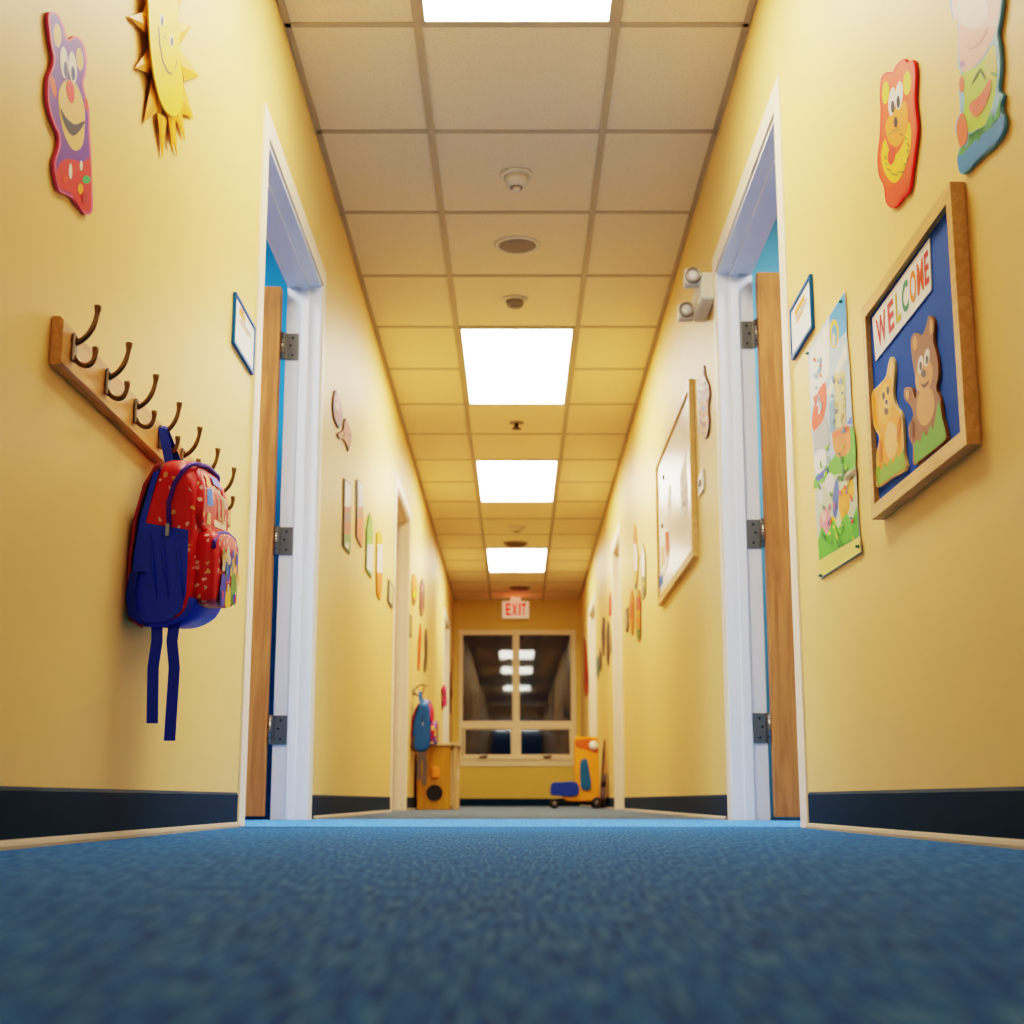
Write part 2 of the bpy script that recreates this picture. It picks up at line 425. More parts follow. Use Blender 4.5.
# ------------------------------------------------------------------ end wall and window
def E(px, py, y=YE): 
    x, z = on_y(px, py, y); return x, z
wx0, wz0 = E(462, 757); wx1, wz1 = E(572, 634)
b = MB()
XW = hw(YE)+.15
b.box((-XW, YE, 0), (wx0, YE+.12, ZC), M_endwall); b.box((wx1, YE, 0), (XW, YE+.12, ZC), M_endwall)
b.box((wx0, YE, 0), (wx1, YE+.12, wz0), M_endwall); b.box((wx0, YE, wz1), (wx1, YE+.12, ZC), M_endwall)
struct(b, 'wall_end', origin=(0, YE, 0))
b = MB(); b.box((-hw(YE)+.02, YE-.008, 0), (hw(YE)-.02, YE, .085), M_navy); struct(b, 'baseboard_end')
M_cream2 = mat('tan_window_paint', (248, 226, 182), .45, var=.02)
b = MB(); yf = YE-.004
def wbox(x0p, y0p, x1p, y1p, d0, d1, m=M_cream2, bb=None):
    xa, za = E(x0p, y1p); xb, zb = E(x1p, y0p)
    (bb or b).rbox((xa, YE+d0, za), (xb, YE+d1, zb), m, .004)
wbox(458.5, 630.5, 463, 764, -.02, .06); wbox(571.5, 630.5, 575.5, 764, -.02, .06)
wbox(458.5, 630, 575.5, 635, -.022, .06); wbox(458, 755.5, 576, 760, -.03, .06)
wbox(512.5, 634, 519.5, 757, -.012, .06)
wbox(462, 721, 573, 728.5, -.014, .06)
wbox(457, 760.5, 577, 766.5, -.016, 0)
win = struct(b, 'window_1', origin=(0, YE, wz0))
for x0p, y0p, x1p, y1p in ((463, 635, 513, 721), (519, 635, 572, 721), (463, 728, 513, 756), (519, 728, 572, 756)):
    p = MB(); xa, za = E(x0p, y1p); xb, zb = E(x1p, y0p); p.box((xa, YE+.03, za), (xb, YE+.034, zb), M_glass); p.build('pane', win)
    if y0p > 700:
        f = MB(); q = 2.2
        wbox(x0p, y0p-.5, x0p+q, y1p+.5, -.004, .025, M_cream2, f); wbox(x1p-q, y0p-.5, x1p, y1p+.5, -.004, .025, M_cream2, f)
        wbox(x0p+q, y0p-.5, x1p-q, y0p+1.5, -.004, .025, M_cream2, f); wbox(x0p+q, y1p-1.5, x1p-q, y1p+.5, -.004, .025, M_cream2, f)
        f.build('awning_sash', win)
for cxp in (483, 547):
    c = MB(); xa, za = E(cxp, 757.2)
    c.rbox((xa-.045, YE-.05, za-.012), (xa+.045, YE-.031, za+.012), M_dark, .004); c.tube([(xa, YE-.05, za), (xa+.02, YE-.075, za+.01), (xa+.06, YE-.075, za+.016)], .007, M_dark, 8)
    c.build('crank_handle', win)
# night ground and dark block outside the window
b = MB(); b.box((-6, YE+.5, -3), (6, YE+9, -2.9), mat('night_ground', (14, 16, 14), .9)); struct(b, 'ground')

# back wall (seen only in the dark window)
b = MB(); b.box((-hw(YB)-.2, YB-.1, 0), (hw(YB)+.2, YB, ZC), M_endwall); struct(b, 'wall_back', origin=(0, YB, 0))
M_bluedoor = mat('blue_door_paint', (20, 120, 255), .5)
for i, s in enumerate((-1, 1)):
    DN[0] += 1; b = MB(); xa, xb = s*.012, s*.62
    b.rbox((min(xa, xb), YB+.002, .01), (max(xa, xb), YB+.045, 2.06), M_bluedoor, .004)
    d = struct(b, 'door_%d' % DN[0], origin=(s*.62, YB, 0))
    h = MB(); h.tube([(s*.06, YB+.046, .98), (s*.06, YB+.09, .98), (s*.52, YB+.09, .98), (s*.52, YB+.046, .98)], .014, M_steel); h.build('push_bar', d)

# ------------------------------------------------------------------ ceiling lights and fittings
LP = [(-2, 0, 'nearest lit ceiling panel, cut by the top edge of the picture'),
      (4, 6, 'large lit ceiling panel just past the three round ceiling fittings'),
      (8, 10, 'lit ceiling panel third along, between the lone sprinkler and the far detector'),
      (13, 15, 'farthest and smallest lit ceiling panel, before the exit sign')]
for a, c, lb in LP:
    ya, yb = Y0+a*TD+.012, Y0+c*TD-.012; xh = G-.012
    t = thing('ceiling_light', lb, 'ceiling light', (0, (ya+yb)/2, ZC), 'fluorescent panels along the corridor ceiling')
    f = MB(); w = .014
    f.box((-xh, ya, ZC-.007), (-xh+w, yb, ZC), M_bar); f.box((xh-w, ya, ZC-.007), (xh, yb, ZC), M_bar)
    f.box((-xh+w, ya, ZC-.007), (xh-w, ya+w, ZC), M_bar); f.box((-xh+w, yb-w, ZC-.007), (xh-w, yb, ZC), M_bar)
    f.build('frame', t)
    f = MB(); f.box((-xh+w, ya+w, ZC-.005), (xh-w, yb-w, ZC), M_panel); f.build('diffuser', t)

def fitting(name, label, cat, px, py, kind, r, group=None):
    x, y = on_ceiling(px, py); t = thing(name, label, cat, (x, y, ZC), group); o = (x, y, ZC-.0005); dn = (0, 0, -1)
    if kind == 'smoke':
        m = MB(); m.lathe(o, dn, [(0, r), (.008, r), (.014, r*.9)], M_plast); m.build('base', t)
        m = MB(); m.lathe((x, y, ZC-.0145), dn, [(0, r*.78), (.02, r*.72), (.036, r*.5), (.04, r*.42)], M_plast); m.build('housing', t)
        m = MB(); m.lathe((x, y, ZC-.0545), dn, [(0, r*.4), (.003, r*.4)], M_grey); m.lathe((x, y, ZC-.0575), dn, [(0, r*.26), (.014, r*.22), (.018, r*.1)], M_plast); m.build('sensor_cap', t)
    elif kind == 'speaker':
        m = MB(); m.lathe(o, dn, [(0, r), (.004, r), (.009, r*.9), (.009, r*.82), (.006, r*.8)], M_plast, 36); m.build('rim', t)
        m = MB(); m.lathe((x, y, ZC-.0065), dn, [(0, r*.79), (.004, r*.72), (.006, r*.3)], M_grey, 36); m.build('grille', t)
    elif kind == 'detector':
        m = MB(); m.lathe(o, dn, [(0, r), (.006, r), (.012, r*.86)], M_plast); m.build('base', t)
        m = MB(); m.lathe((x, y, ZC-.0125), dn, [(0, r*.7), (.022, r*.62), (.026, r*.5)], M_grey if r < .07 else M_plast); m.build('housing', t)
        m = MB(); m.lathe((x, y, ZC-.0386), dn, [(0, r*.45), (.006, r*.3)], M_grey); m.build('sensor_cap', t)
    elif kind == 'sprinkler':
        m = MB(); m.lathe(o, dn, [(0, r), (.004, r), (.008, r*.6)], M_grey); m.build('escutcheon', t)
        m = MB(); m.lathe((x, y, ZC-.0085), dn, [(0, r*.3), (.03, r*.25), (.031, r*.7), (.034, r*.7)], M_bronze); m.build('deflector', t)
    elif kind == 'grille':
        m = MB(); m.lathe(o, dn, [(0, r), (.006, r), (.012, r*.9)], M_grey); m.build('rim', t)
        m = MB(); m.lathe((x, y, ZC-.0125), dn, [(0, r*.84), (.01, r*.8)], mat('brown_grille', (104, 82, 50), .7)); m.build('grille', t)
fitting('smoke_detector', 'cream domed smoke detector on the ceiling nearest the camera', 'smoke detector', 516.5, 174, 'smoke', .062)
fitting('ceiling_speaker', 'flat round grey speaker grille in the tile beyond the domed smoke detector', 'speaker', 517.3, 244.5, 'speaker', .1)
fitting('heat_detector', 'small round ceiling detector with grey centre just before a lit panel', 'detector', 515, 299, 'detector', .062)
fitting('sprinkler_head', 'small dark sprinkler head alone in a tile between two lit panels', 'sprinkler', 516.5, 422.5, 'sprinkler', .045)
fitting('ceiling_detector', 'far cream ceiling detector in front of a brown round grille', 'detector', 516.5, 527, 'detector', .085)
fitting('ceiling_grille', 'brown round ceiling grille right before the farthest lit panel', 'vent', 515.5, 543, 'grille', .115)
fitting('ceiling_grille', 'brown round ceiling grille past the last lit panel above the exit sign', 'vent', 520, 587.5, 'grille', .125)

# ------------------------------------------------------------------ lettering
def glyph(ch):
    cu = bpy.data.curves.new('g', 'FONT'); cu.body = ch; cu.resolution_u = 3; cu.offset = .028
    o = bpy.data.objects.new('g', cu); COL.objects.link(o)
    dg = bpy.context.evaluated_depsgraph_get(); me = o.evaluated_get(dg).to_mesh()
    vs = [(v.co.x, v.co.y) for v in me.vertices]; fs = [list(p.vertices) for p in me.polygons]
    o.evaluated_get(dg).to_mesh_clear(); bpy.data.objects.remove(o); bpy.data.curves.remove(cu)
    x0 = min(v[0] for v in vs); x1 = max(v[0] for v in vs); y0 = min(v[1] for v in vs); y1 = max(v[1] for v in vs)
    return [((x-x0)/(x1-x0), (y-y0)/(y1-y0)) for x, y in vs], fs
def letters(mb, txt, spans, fn, mats, v0, v1):
    for ch, (a, c), m in zip(txt, spans, mats):
        vs, fs = glyph(ch)
        mb.add([fn(a+(c-a)*x, v0+(v1-v0)*y) for x, y in vs], fs, m)

# exit sign
xa, za = on_y(502, 618, YE-.25); xb, zb = on_y(529, 601, YE-.25)
t = thing('exit_sign', 'white box exit sign with glowing red letters hung above the end window', 'exit sign', ((xa+xb)/2, YE-.22, ZC))
m = MB(); m.rbox((xa, YE-.25, za), (xb, YE-.19, zb), M_exitbox, .006); m.build('housing', t)
m = MB(); 
letters(m, 'EXIT', [(.14, .32), (.37, .57), (.63, .685), (.73, .88)], lambda u, v: (xa+(xb-xa)*u, YE-.2515, za+(zb-za)*v), [M_exit]*4, .15, .85)
m.build('letters', t)
m = MB(); m.rbox(((xa+xb)/2-.06, YE-.24, zb+.001), ((xa+xb)/2+.06, YE-.2, ZC-.0005), M_exitbox, .003); m.build('mount', t)
rl = bpy.data.lights.new('exit_glow', 'AREA'); rl.energy = .5; rl.color = (1, .08, .05); rl.size = .2; rl.size_y = .12; rl.shape = 'RECTANGLE'
ro = bpy.data.objects.new('exit_glow', rl); COL.objects.link(ro); ro.location = ((xa+xb)/2, YE-.27, (za+zb)/2); ro.rotation_euler = (math.radians(-120), 0, 0)

# ------------------------------------------------------------------ wall cut-outs and posters
def cr(pts, n=4):
    out = []; L = len(pts)
    for i in range(L):
        p0, p1, p2, p3 = pts[i-1], pts[i], pts[(i+1) % L], pts[(i+2) % L]
        for k in range(n):
            t = k/n
            out.append(tuple(.5*((2*p1[j])+(-p0[j]+p2[j])*t+(2*p0[j]-5*p1[j]+4*p2[j]-p3[j])*t*t+(-p0[j]+3*p1[j]-3*p2[j]+p3[j])*t**3) for j in (0, 1)))
    return out
def el(cx, cy, rx, ry, rot=0, n=20):
    c, s = math.cos(rot), math.sin(rot)
    return [(cx+rx*math.cos(a)*c-ry*math.sin(a)*s, cy+rx*math.cos(a)*s+ry*math.sin(a)*c) for a in [2*math.pi*i/n for i in range(n)]]
def inset(pts, d):
    A = sum(pts[i-1][0]*pts[i][1]-pts[i][0]*pts[i-1][1] for i in range(len(pts))); sg = 1 if A > 0 else -1; out = []
    for i, p in enumerate(pts):
        q, r = pts[i-1], pts[(i+1) % len(pts)]; tx, ty = r[0]-q[0], r[1]-q[1]; l = math.hypot(tx, ty) or 1
        out.append((p[0]-sg*ty/l*d, p[1]+sg*tx/l*d))
    return out
class Wall:
    """coordinates measured on a crop of the photo, carried to the flat of a wall"""
    def __init__(s, side, ox, oy, sc, n0=.003): s.s, s.ox, s.oy, s.sc, s.n0 = side, ox, oy, sc, n0
    def az(s, p): return on_wall(s.s, s.ox+p[0]*s.sc, s.oy+p[1]*s.sc, s.n0)
    def P(s, p, n, ref=None):
        d = s.n0; s.n0 = n if ref is None else ref; a, z = s.az(p); s.n0 = d
        return WP(s.s, a, n, z)
    def board(s, mb, pts, m, ms, n, t):
        mb.prism([s.P(p, n+t) for p in pts], [s.P(p, n, n+t) for p in pts], m, ms)
    def flat(s, mb, pts, m, n): mb.poly([s.P(p, n) for p in pts], m)
def cutout(w, name, label, cat, outline, edge, layers, t=.005, n=.002, group=None, smooth=True, face=None, speck=None):
    mb = MB(); o = cr(outline) if smooth else outline
    if speck:
        layers = list(layers); rs = random.Random(name); q = inset(o, speck[0]*.8)
        xs = [p[0] for p in q]; ys = [p[1] for p in q]; n_ = 0
        while n_ < speck[1]:
            x, y = rs.uniform(min(xs), max(xs)), rs.uniform(min(ys), max(ys)); ins = False
            for i in range(len(q)):
                a, c = q[i-1], q[i]
                if (a[1] > y) != (c[1] > y) and x < (c[0]-a[0])*(y-a[1])/(c[1]-a[1])+a[0]: ins = not ins
            if ins: layers.append((el(x, y, speck[0]*rs.uniform(.4, 1), speck[0]*rs.uniform(1, 2.6), rs.uniform(-.5, .5), 8), C(*rs.choice(speck[2])))); n_ += 1
    w.board(mb, o, face or edge, edge, n, t); k = n+t
    for L in layers:
        k += .00008; pts, m = L[0], L[1]
        if len(L) > 2 and L[2]: pts = cr(pts)
        w.flat(mb, pts, m, k)
    return tag(mb.build(name), label, cat, group)
BLK = C(34, 24, 26); WHT = C(246, 244, 238)

# purple bear
w = Wall(-1, 0, 0, .25)
ol = [(205,48),(235,60),(258,110),(272,158),(300,145),(330,165),(347,230),(345,290),(335,330),(345,390),(358,440),(360,520),(365,600),(368,700),(372,800),(368,850),(345,858),(320,830),(300,800),(270,780),(240,765),(225,720),(218,650),(235,590),(235,540),(210,480),(192,400),(195,310),(210,270),(215,230),(205,180),(195,100),(195,60)]
PUR = C(112, 62, 150); TAN = C(232, 200, 140); RED = C(196, 30, 30)
cutout(w, 'bear_cutout', 'purple paper bear cutout with red nose, high on left wall beside the sun', 'wall decoration', ol, C(226, 120, 150), [
    (inset(cr(ol), 7), PUR), (el(230,142,15,48,-.06), TAN), (el(319,237,14,46,-.1), TAN),
    (el(214,345,10,45,-.2), C(225, 110, 60)), (el(346,418,7,28,-.1), C(210, 80, 60)),
    ([(242,650),(275,636),(330,648),(360,640),(364,780),(362,840),(345,848),(315,820),(285,775),(245,755),(226,700)], RED, 1),
    ([(235,370),(262,322),(305,335),(338,430),(338,520),(330,580),(305,603),(280,585),(255,530),(238,450)], TAN, 1),
    (el(257,250,16,64,-.08), WHT), (el(291,270,16,64,-.08), WHT), (el(263,278,8,32,-.06), C(30, 50, 100)), (el(293,294,8,30,-.06), C(30, 50, 100)),
    ([(243,432),(265,470),(300,497),(340,484),(318,525),(290,543),(266,512),(250,470)], BLK, 1),
    (el(283,366,15,48,-.12), C(225, 40, 20)), (el(282,685,7,32), WHT), (el(325,662,6,20), WHT), (el(322,755,11,22), C(235, 170, 40)), (el(346,718,16,17), C(70, 170, 110)),
    (el(262,715,9,16), C(225, 90, 40)), (el(340,790,10,26), C(160, 20, 26))])

# paper sun (face lifted off the wall on folded rays)
cpt = w.P((655, 250), 0)
t = thing('paper_sun', 'yellow smiling paper sun with pointed folded rays on left wall', 'wall decoration', cpt)
YEL = C(250, 204, 14); AMB = C(244, 176, 10); AMB_SHADED = C(216, 160, 24)
face = cr([(598,-40),(650,-70),(700,-30),(715,60),(720,200),(730,300),(731,400),(715,455),(682,462),(650,420),(625,340),(608,240),(598,120),(595,40)])
m = MB(); w.board(m, face, YEL, YEL, .016, .003)
w.flat(m, el(648,80,7,24,-.05), WHT, .0194); w.flat(m, el(687,162,7,24,-.05), WHT, .0194)
w.flat(m, el(649,84,4,19), BLK, .0196); w.flat(m, el(688,166,4,19), BLK, .0196)
sm = [(633,110),(637,180),(650,250),(668,290),(685,300),(700,275),(707,240)]
w.flat(m, sm+[(x+4, y-6) for x, y in reversed(sm)], C(120, 80, 10), .0195); w.flat(m, el(658,150,6,8), C(215, 165, 20), .0195)
m.build('face', t)
rays = [((513,65),(572,50),(600,150)), ((540,272),(600,185),(615,300)), ((575,490),(610,305),(640,440)), ((650,635),(630,450),(668,470)), ((710,625),(660,450),(700,468)),
        ((742,560),(695,460),(728,440)), ((775,475),(733,330),(722,450)), ((798,305),(718,195),(736,325)), ((766,105),(704,85),(716,185)), ((745,-60),(690,-60),(715,40)),
        ((560,-50),(620,-70),(596,40)), ((640,462),(612,300),(652,430)), ((583,255),(604,185),(618,300)), ((568,55),(590,10),(598,130)), ((690,600),(672,455),(705,462)), ((680,-120),(640,-62),(700,-50))]
for i, (tip, p, q) in enumerate(rays):
    m = MB(); lay = i >= 11
    nt = .009 if lay else .005; nb = .0145 if lay else .010
    cc = ((p[0]+q[0])/2, (p[1]+q[1])/2); P, Q, T, M_ = w.P(p, nb), w.P(q, nb), w.P(tip, nt), w.P(cc, nb+.003)
    back = [v+Vector((-.0008, 0, 0)) for v in (P, M_, Q, T)]
    mm = AMB if lay or tip[0] > 640 else AMB_SHADED  # outer left rays get a darker amber, their shade painted in
    m.add([P, M_, Q, T]+back, [[0, 1, 3], [1, 2, 3], [5, 4, 7], [6, 5, 7], [0, 4, 5, 1], [1, 5, 6, 2], [2, 6, 7, 3], [3, 7, 4, 0]], mm)
    m.build('ray', t)

# orange tiger and pink-faced figure, right wall
w = Wall(1, 850, 0, .2245)
ol = [(238,262),(255,278),(280,270),(291,330),(287,450),(298,560),(291,650),(276,760),(262,850),(235,880),(205,920),(180,925),(158,895),(150,830),(128,780),(122,700),(132,600),(135,500),(132,420),(138,350),(160,322),(190,320),(205,290)]
ORG = C(236, 104, 22)
lay = [(inset(cr(ol), 8), ORG), (el(158,412,15,52,.05), C(214, 205, 40)), (el(254,370,17,54,.05), C(214, 205, 40)),
    ([(158,620),(172,664),(200,690),(235,640),(260,545),(272,580),(268,660),(240,760),(200,815),(160,780),(140,710),(145,650)], C(236, 200, 50), 1),
    (el(185,692,17,42,.1), C(214, 80, 20)),
    ([(162,540),(195,490),(245,450),(258,520),(250,590),(215,650),(180,640),(160,590)], C(248, 160, 24), 1),
    (el(187,452,16,64,.08), WHT), (el(218,424,17,64,.08), WHT), (el(190,476,8,28), BLK), (el(215,454,8,28), BLK), (el(203,544,9,24), C(60, 30, 20)),
    ([(170,840),(240,800),(255,820),(235,870),(185,905),(165,880)], C(226, 90, 20), 1)]
for i in range(16):
    a = 2.9-i*.33; lay.append((el(205+random.uniform(44, 58)*math.cos(a), 680+random.uniform(90, 110)*math.sin(a), 3, 11, a), C(120, 150, 40) if i % 2 else C(150, 110, 20)))
cutout(w, 'tiger_cutout', 'orange paper tiger cutout with yellow ruff above the welcome board', 'wall decoration', ol, C(224, 66, 14), lay)
ol = [(445,20),(440,-60),(520,-120),(620,-110),(672,-40),(670,60),(655,150),(662,200),(668,300),(660,400),(680,425),(670,480),(686,530),(680,590),(640,650),(570,710),(515,772),(485,765),(480,690),(490,640),(470,590),(475,530),(490,500),(485,400),(495,330),(480,280),(480,100),(460,85)]
PNK = C(248, 218, 210)
lay = [([(500,320),(560,300),(620,225),(645,200),(655,330),(640,440),(600,560),(530,590),(500,560),(510,440)], C(168, 196, 40), 1),
    ([(610,240),(642,205),(652,300),(630,380),(600,330)], C(205, 200, 110), 1),
    ([(455,-50),(520,-112),(610,-104),(664,-36),(660,80),(632,180),(580,270),(520,318),(492,300),(484,200),(484,98),(462,80)], PNK, 1),
    ([(486,120),(560,130),(640,120),(628,180),(578,268),(520,314),(492,298)], C(244, 198, 186), 1),
    (el(545,40,70,85), C(252, 240, 236)),
    ([(512,205),(540,214),(575,190),(600,150),(615,110),(610,150),(580,200),(540,220)], C(214, 150, 140)),
    (el(500,285,12,16), C(190, 140, 180)),
    ([(530,470),(580,420),(625,350),(622,420),(592,490),(555,522)], C(214, 104, 40), 1), (el(497,375,11,38), C(214, 104, 40)),
    ([(474,565),(498,502),(522,560),(520,622),(492,658)], C(222, 112, 40), 1),
    ([(480,690),(530,640),(560,580),(630,560),(682,512),(684,560),(660,620),(570,705),(512,768),(486,760)], C(56, 140, 190), 1),
    ([(600,570),(630,500),(640,540),(672,425),(664,520),(620,566)], C(60, 150, 60)), ([(480,690),(500,645),(520,660),(530,600),(545,640),(560,585),(570,640),(600,560),(640,560),(560,620),(500,690)], C(60, 140, 70)),
    (el(560,340,3,40,.5), C(70, 100, 40)), (el(590,330,3,30,-.4), C(70, 100, 40)), (el(640,330,16,8,.4), C(120, 150, 80))]
cutout(w, 'figure_cutout', 'large paper figure cutout with pale pink head, green top and blue base, upper right corner', 'wall decoration', ol, C(150, 200, 220), lay)

# welcome board
w = Wall(1, 850, 180, .3415, .0)
def quadframe(w, outer, inner, nf, mb, m):
    """mitred frame from outer and inner corners"""
    for i in range(4):
        j = (i+1) % 4
        q = [outer[i], outer[j], inner[j], inner[i]]
        mb.hexa([w.P(p, nf) for p in q], [w.P(p, .002, nf) for p in q], m)
def rect_of(w, q, n):
    w.n0 = n; P = [w.az(p) for p in q]
    a0 = (P[0][0]+P[3][0])/2; a1 = (P[1][0]+P[2][0])/2; zt = (P[0][1]+P[1][1])/2; zb = (P[2][1]+P[3][1])/2
    return a0, a1, zt, zb
class Rect:
    """true rectangle on a wall"""
    def __init__(s, side, a0, a1, zt, zb): s.s, s.a0, s.a1, s.zt, s.zb = side, a0, a1, zt, zb
    def P(s, u, v, n): return WP(s.s, s.a0+(s.a1-s.a0)*u, n, s.zb+(s.zt-s.zb)*v)
    def frame(s, mb, fw, n0, n1, m):
        du = fw/abs(s.a1-s.a0); dv = fw/abs(s.zt-s.zb)
        o = [(0, 0), (1, 0), (1, 1), (0, 1)]; i_ = [(du, dv), (1-du, dv), (1-du, 1-dv), (du, 1-dv)]
        for k in range(4):
            j = (k+1) % 4; q = [o[k], o[j], i_[j], i_[k]]
            mb.hexa([s.P(u, v, n1) for u, v in q], [s.P(u, v, n0) for u, v in q], m)
    def panel(s, mb, ins, n0, n1, m):
        du = ins/abs(s.a1-s.a0); dv = ins/abs(s.zt-s.zb); q = [(du, dv), (1-du, dv), (1-du, 1-dv), (du, 1-dv)]
        mb.hexa([s.P(u, v, n1) for u, v in q], [s.P(u, v, n0) for u, v in q], m)
BF = .024
a0, a1, zt, zb = rect_of(w, [(28, 380), (285, 22), (350, 775), (68, 985)], BF)
R = Rect(1, a0, a1, zt, zb)
t = thing('welcome_board', 'oak-framed blue pin board on right wall holding the welcome banner and two bears', 'notice board', WP(1, (a0+a1)/2, 0, zb))
m = MB(); R.frame(m, .026, .001, BF, M_oak_frame); m.build('frame', t)
m = MB(); R.panel(m, .0262, .001, .014, mat('blue_felt', (0, 84, 182), .8, var=.1, scale=80)); m.build('pin_panel', t)
w.n0 = .016
bq = [(65, 405), (232, 170), (238, 322), (75, 530)]
def bl(u, v):
    p = [bq[3][j]*(1-u)*(1-v)+bq[2][j]*u*(1-v)+bq[1][j]*u*v+bq[0][j]*(1-u)*v for j in (0, 1)]; return p
m = MB(); w.board(m, bq, M_paper, M_paper, .0145, .002)
letters(m, 'WELCOME', [(.05, .21), (.25, .35), (.385, .47), (.495, .61), (.635, .745), (.765, .875), (.895, .97)], lambda u, v: w.P(bl(u, v), .0171),
        [C(190, 40, 60), C(196, 50, 50), C(190, 170, 40), C(24, 130, 96), C(226, 140, 36), C(214, 96, 40), C(184, 44, 44)], .2, .84)
tag(m.build('welcome_banner'), 'white paper banner reading WELCOME in coloured capitals', 'banner')
w.n0 = .018
ol = [(120,518),(130,545),(126,620),(133,660),(150,685),(156,740),(158,800),(164,846),(120,874),(80,900),(78,856),(78,800),(86,755),(70,720),(64,660),(65,622),(85,600),(105,575),(112,540)]
OB = C(246, 164, 56); LB = C(250, 204, 146)
cutout(w, 'orange_bear_cutout', 'orange paper bear standing in grass on the welcome board', 'wall decoration', ol, C(240, 214, 160), [
    (inset(cr(ol), 3), OB), (el(120,555,5,26,.1), LB), (el(104,655,19,62,.05), C(250, 190, 100)), (el(121,762,19,56), LB),
    (el(98,632,4,12), BLK), (el(111,616,4,12), BLK), (el(106,676,6,13), C(90, 40, 30)), (el(108,655,10,14), LB), (el(107,650,4,7), BLK),
    ([(75,850),(84,835),(90,850),(100,825),(108,840),(118,815),(126,830),(138,800),(144,815),(154,785),(163,842),(120,870),(81,896)], C(130, 170, 60)),
    (el(142,730,4,40,.1), C(220, 130, 40)), (el(88,790,4,34), C(220, 130, 40))], t=.005, n=.0145)
ol = [(235,398),(246,420),(243,470),(255,520),(258,570),(252,610),(264,640),(270,690),(282,740),(280,762),(235,800),(188,835),(184,780),(174,755),(172,720),(185,690),(178,662),(160,640),(160,610),(180,610),(191,640),(195,600),(183,530),(178,470),(190,448),(210,455),(222,430),(228,405)]
BR = C(140, 94, 58); LBR = C(214, 164, 112)
cutout(w, 'brown_bear_cutout', 'brown paper bear standing in grass on the welcome board', 'wall decoration', ol, C(150, 110, 70), [
    (inset(cr(ol), 3), BR), (el(237,430,5,24), LBR), (el(190,478,6,22), LBR), (el(217,575,25,50,.15), LBR), (el(221,662,26,58,.08), LBR),
    (el(206,540,8,27,.1), WHT), (el(225,520,8,27,.1), WHT), (el(207,545,4,14), BLK), (el(225,526,4,14), BLK), (el(215,566,7,12), C(60, 36, 30)),
    ([(204,595),(216,600),(232,585),(228,598),(216,610)], C(90, 50, 36)), (el(168,628,5,14), LBR), (el(180,730,6,26), C(116, 74, 44)),
    ([(186,775),(196,760),(206,768),(214,735),(226,750),(236,715),(244,730),(260,640),(268,690),(281,742),(279,760),(235,798),(190,832)], C(96, 160, 50))], t=.005, n=.0145)

# illustrated poster with push pins
w = Wall(1, 780, 260, .3322, .002)
ol = [(82,275),(110,230),(140,180),(170,132),(195,92),(199,150),(201,230),(210,330),(214,430),(222,530),(228,620),(232,700),(238,800),(245,880),(200,910),(160,935),(122,960),(116,860),(108,760),(106,650),(100,560),(92,480),(90,390),(86,330)]
SKY = C(196, 216, 226)
pl = [([(150,168),(193,98),(198,150),(200,215),(165,250),(152,240)], C(80, 160, 205)),
    ([(88,285),(120,220),(145,180),(150,250),(148,340),(128,390),(95,440),(90,360)], C(245, 245, 240)),
    (el(163,222,14,44), C(226, 190, 70)), (el(163,228,9,34), C(90, 160, 190)), (el(162,240,4,22), C(230, 220, 190)),
    ([(140,400),(170,320),(200,240),(203,290),(178,340),(150,410)], C(240, 240, 232)),
    ([(96,500),(100,450),(112,405),(124,380),(136,370),(140,410),(137,450),(122,505),(108,520)], C(226, 90, 40), 1), (el(116,440,6,26), C(240, 220, 210)), (el(112,452,3,14), C(200, 50, 40)),
    ([(163,345),(196,330),(198,505),(166,505)], C(214, 204, 160)), ([(148,430),(163,420),(165,510),(150,520)], C(130, 170, 190)),
    ([(100,520),(140,470),(150,560),(105,600)], C(186, 190, 190)),
    ([(150,610),(175,570),(218,500),(226,620),(190,650),(108,690),(108,650)], C(96, 170, 66), 1),
    ([(158,525),(178,505),(206,500),(212,545),(206,580),(178,595),(162,570)], C(226, 150, 100), 1), ([(156,520),(208,498),(210,515),(158,540)], C(226, 120, 80)),
    ([(104,590),(120,570),(138,575),(140,610),(125,640),(106,635)], C(244, 244, 240), 1), ([(107,655),(122,640),(146,620),(146,640),(112,668)], C(40, 80, 170)),
    ([(202,492),(214,470),(216,495)], C(60, 110, 190)),
    ([(108,690),(150,650),(195,640),(229,625),(234,770),(116,850)], C(206, 214, 190)),
    (el(136,790,17,44), C(226, 160, 170)), (el(132,770,7,20), C(240, 210, 200)), (el(168,720,9,62,.05), C(70, 110, 170)), (el(193,730,17,46), C(236, 170, 60)), (el(214,690,9,34), C(240, 190, 90)),
    (el(150,670,14,30), C(236, 236, 232)), (el(160,800,8,30), C(240, 200, 60)), (el(122,700,7,30), C(220, 226, 230)),
    ([(114,850),(125,800),(140,830),(160,780),(175,810),(200,760),(215,790),(231,740),(237,830),(118,905)], C(80, 170, 60)),
    ([(117,905),(240,832),(244,878),(122,956)], C(232, 222, 150)), ([(196,655),(228,625),(228,640),(200,668)], C(110, 90, 60))]
rp_ = random.Random(5)
zones = [((95, 130), (300, 460), [(150, 180, 200), (120, 160, 190), (200, 90, 50)]), ((150, 200), (300, 520), [(120, 150, 170), (190, 170, 110), (90, 120, 150)]),
         ((115, 222), (560, 660), [(60, 130, 50), (140, 190, 60), (40, 100, 60)]), ((112, 228), (670, 790), [(220, 90, 60), (70, 120, 70), (240, 210, 120), (60, 80, 140), (200, 120, 150)]),
         ((120, 228), (800, 860), [(40, 120, 40), (120, 190, 70), (230, 220, 120)])]
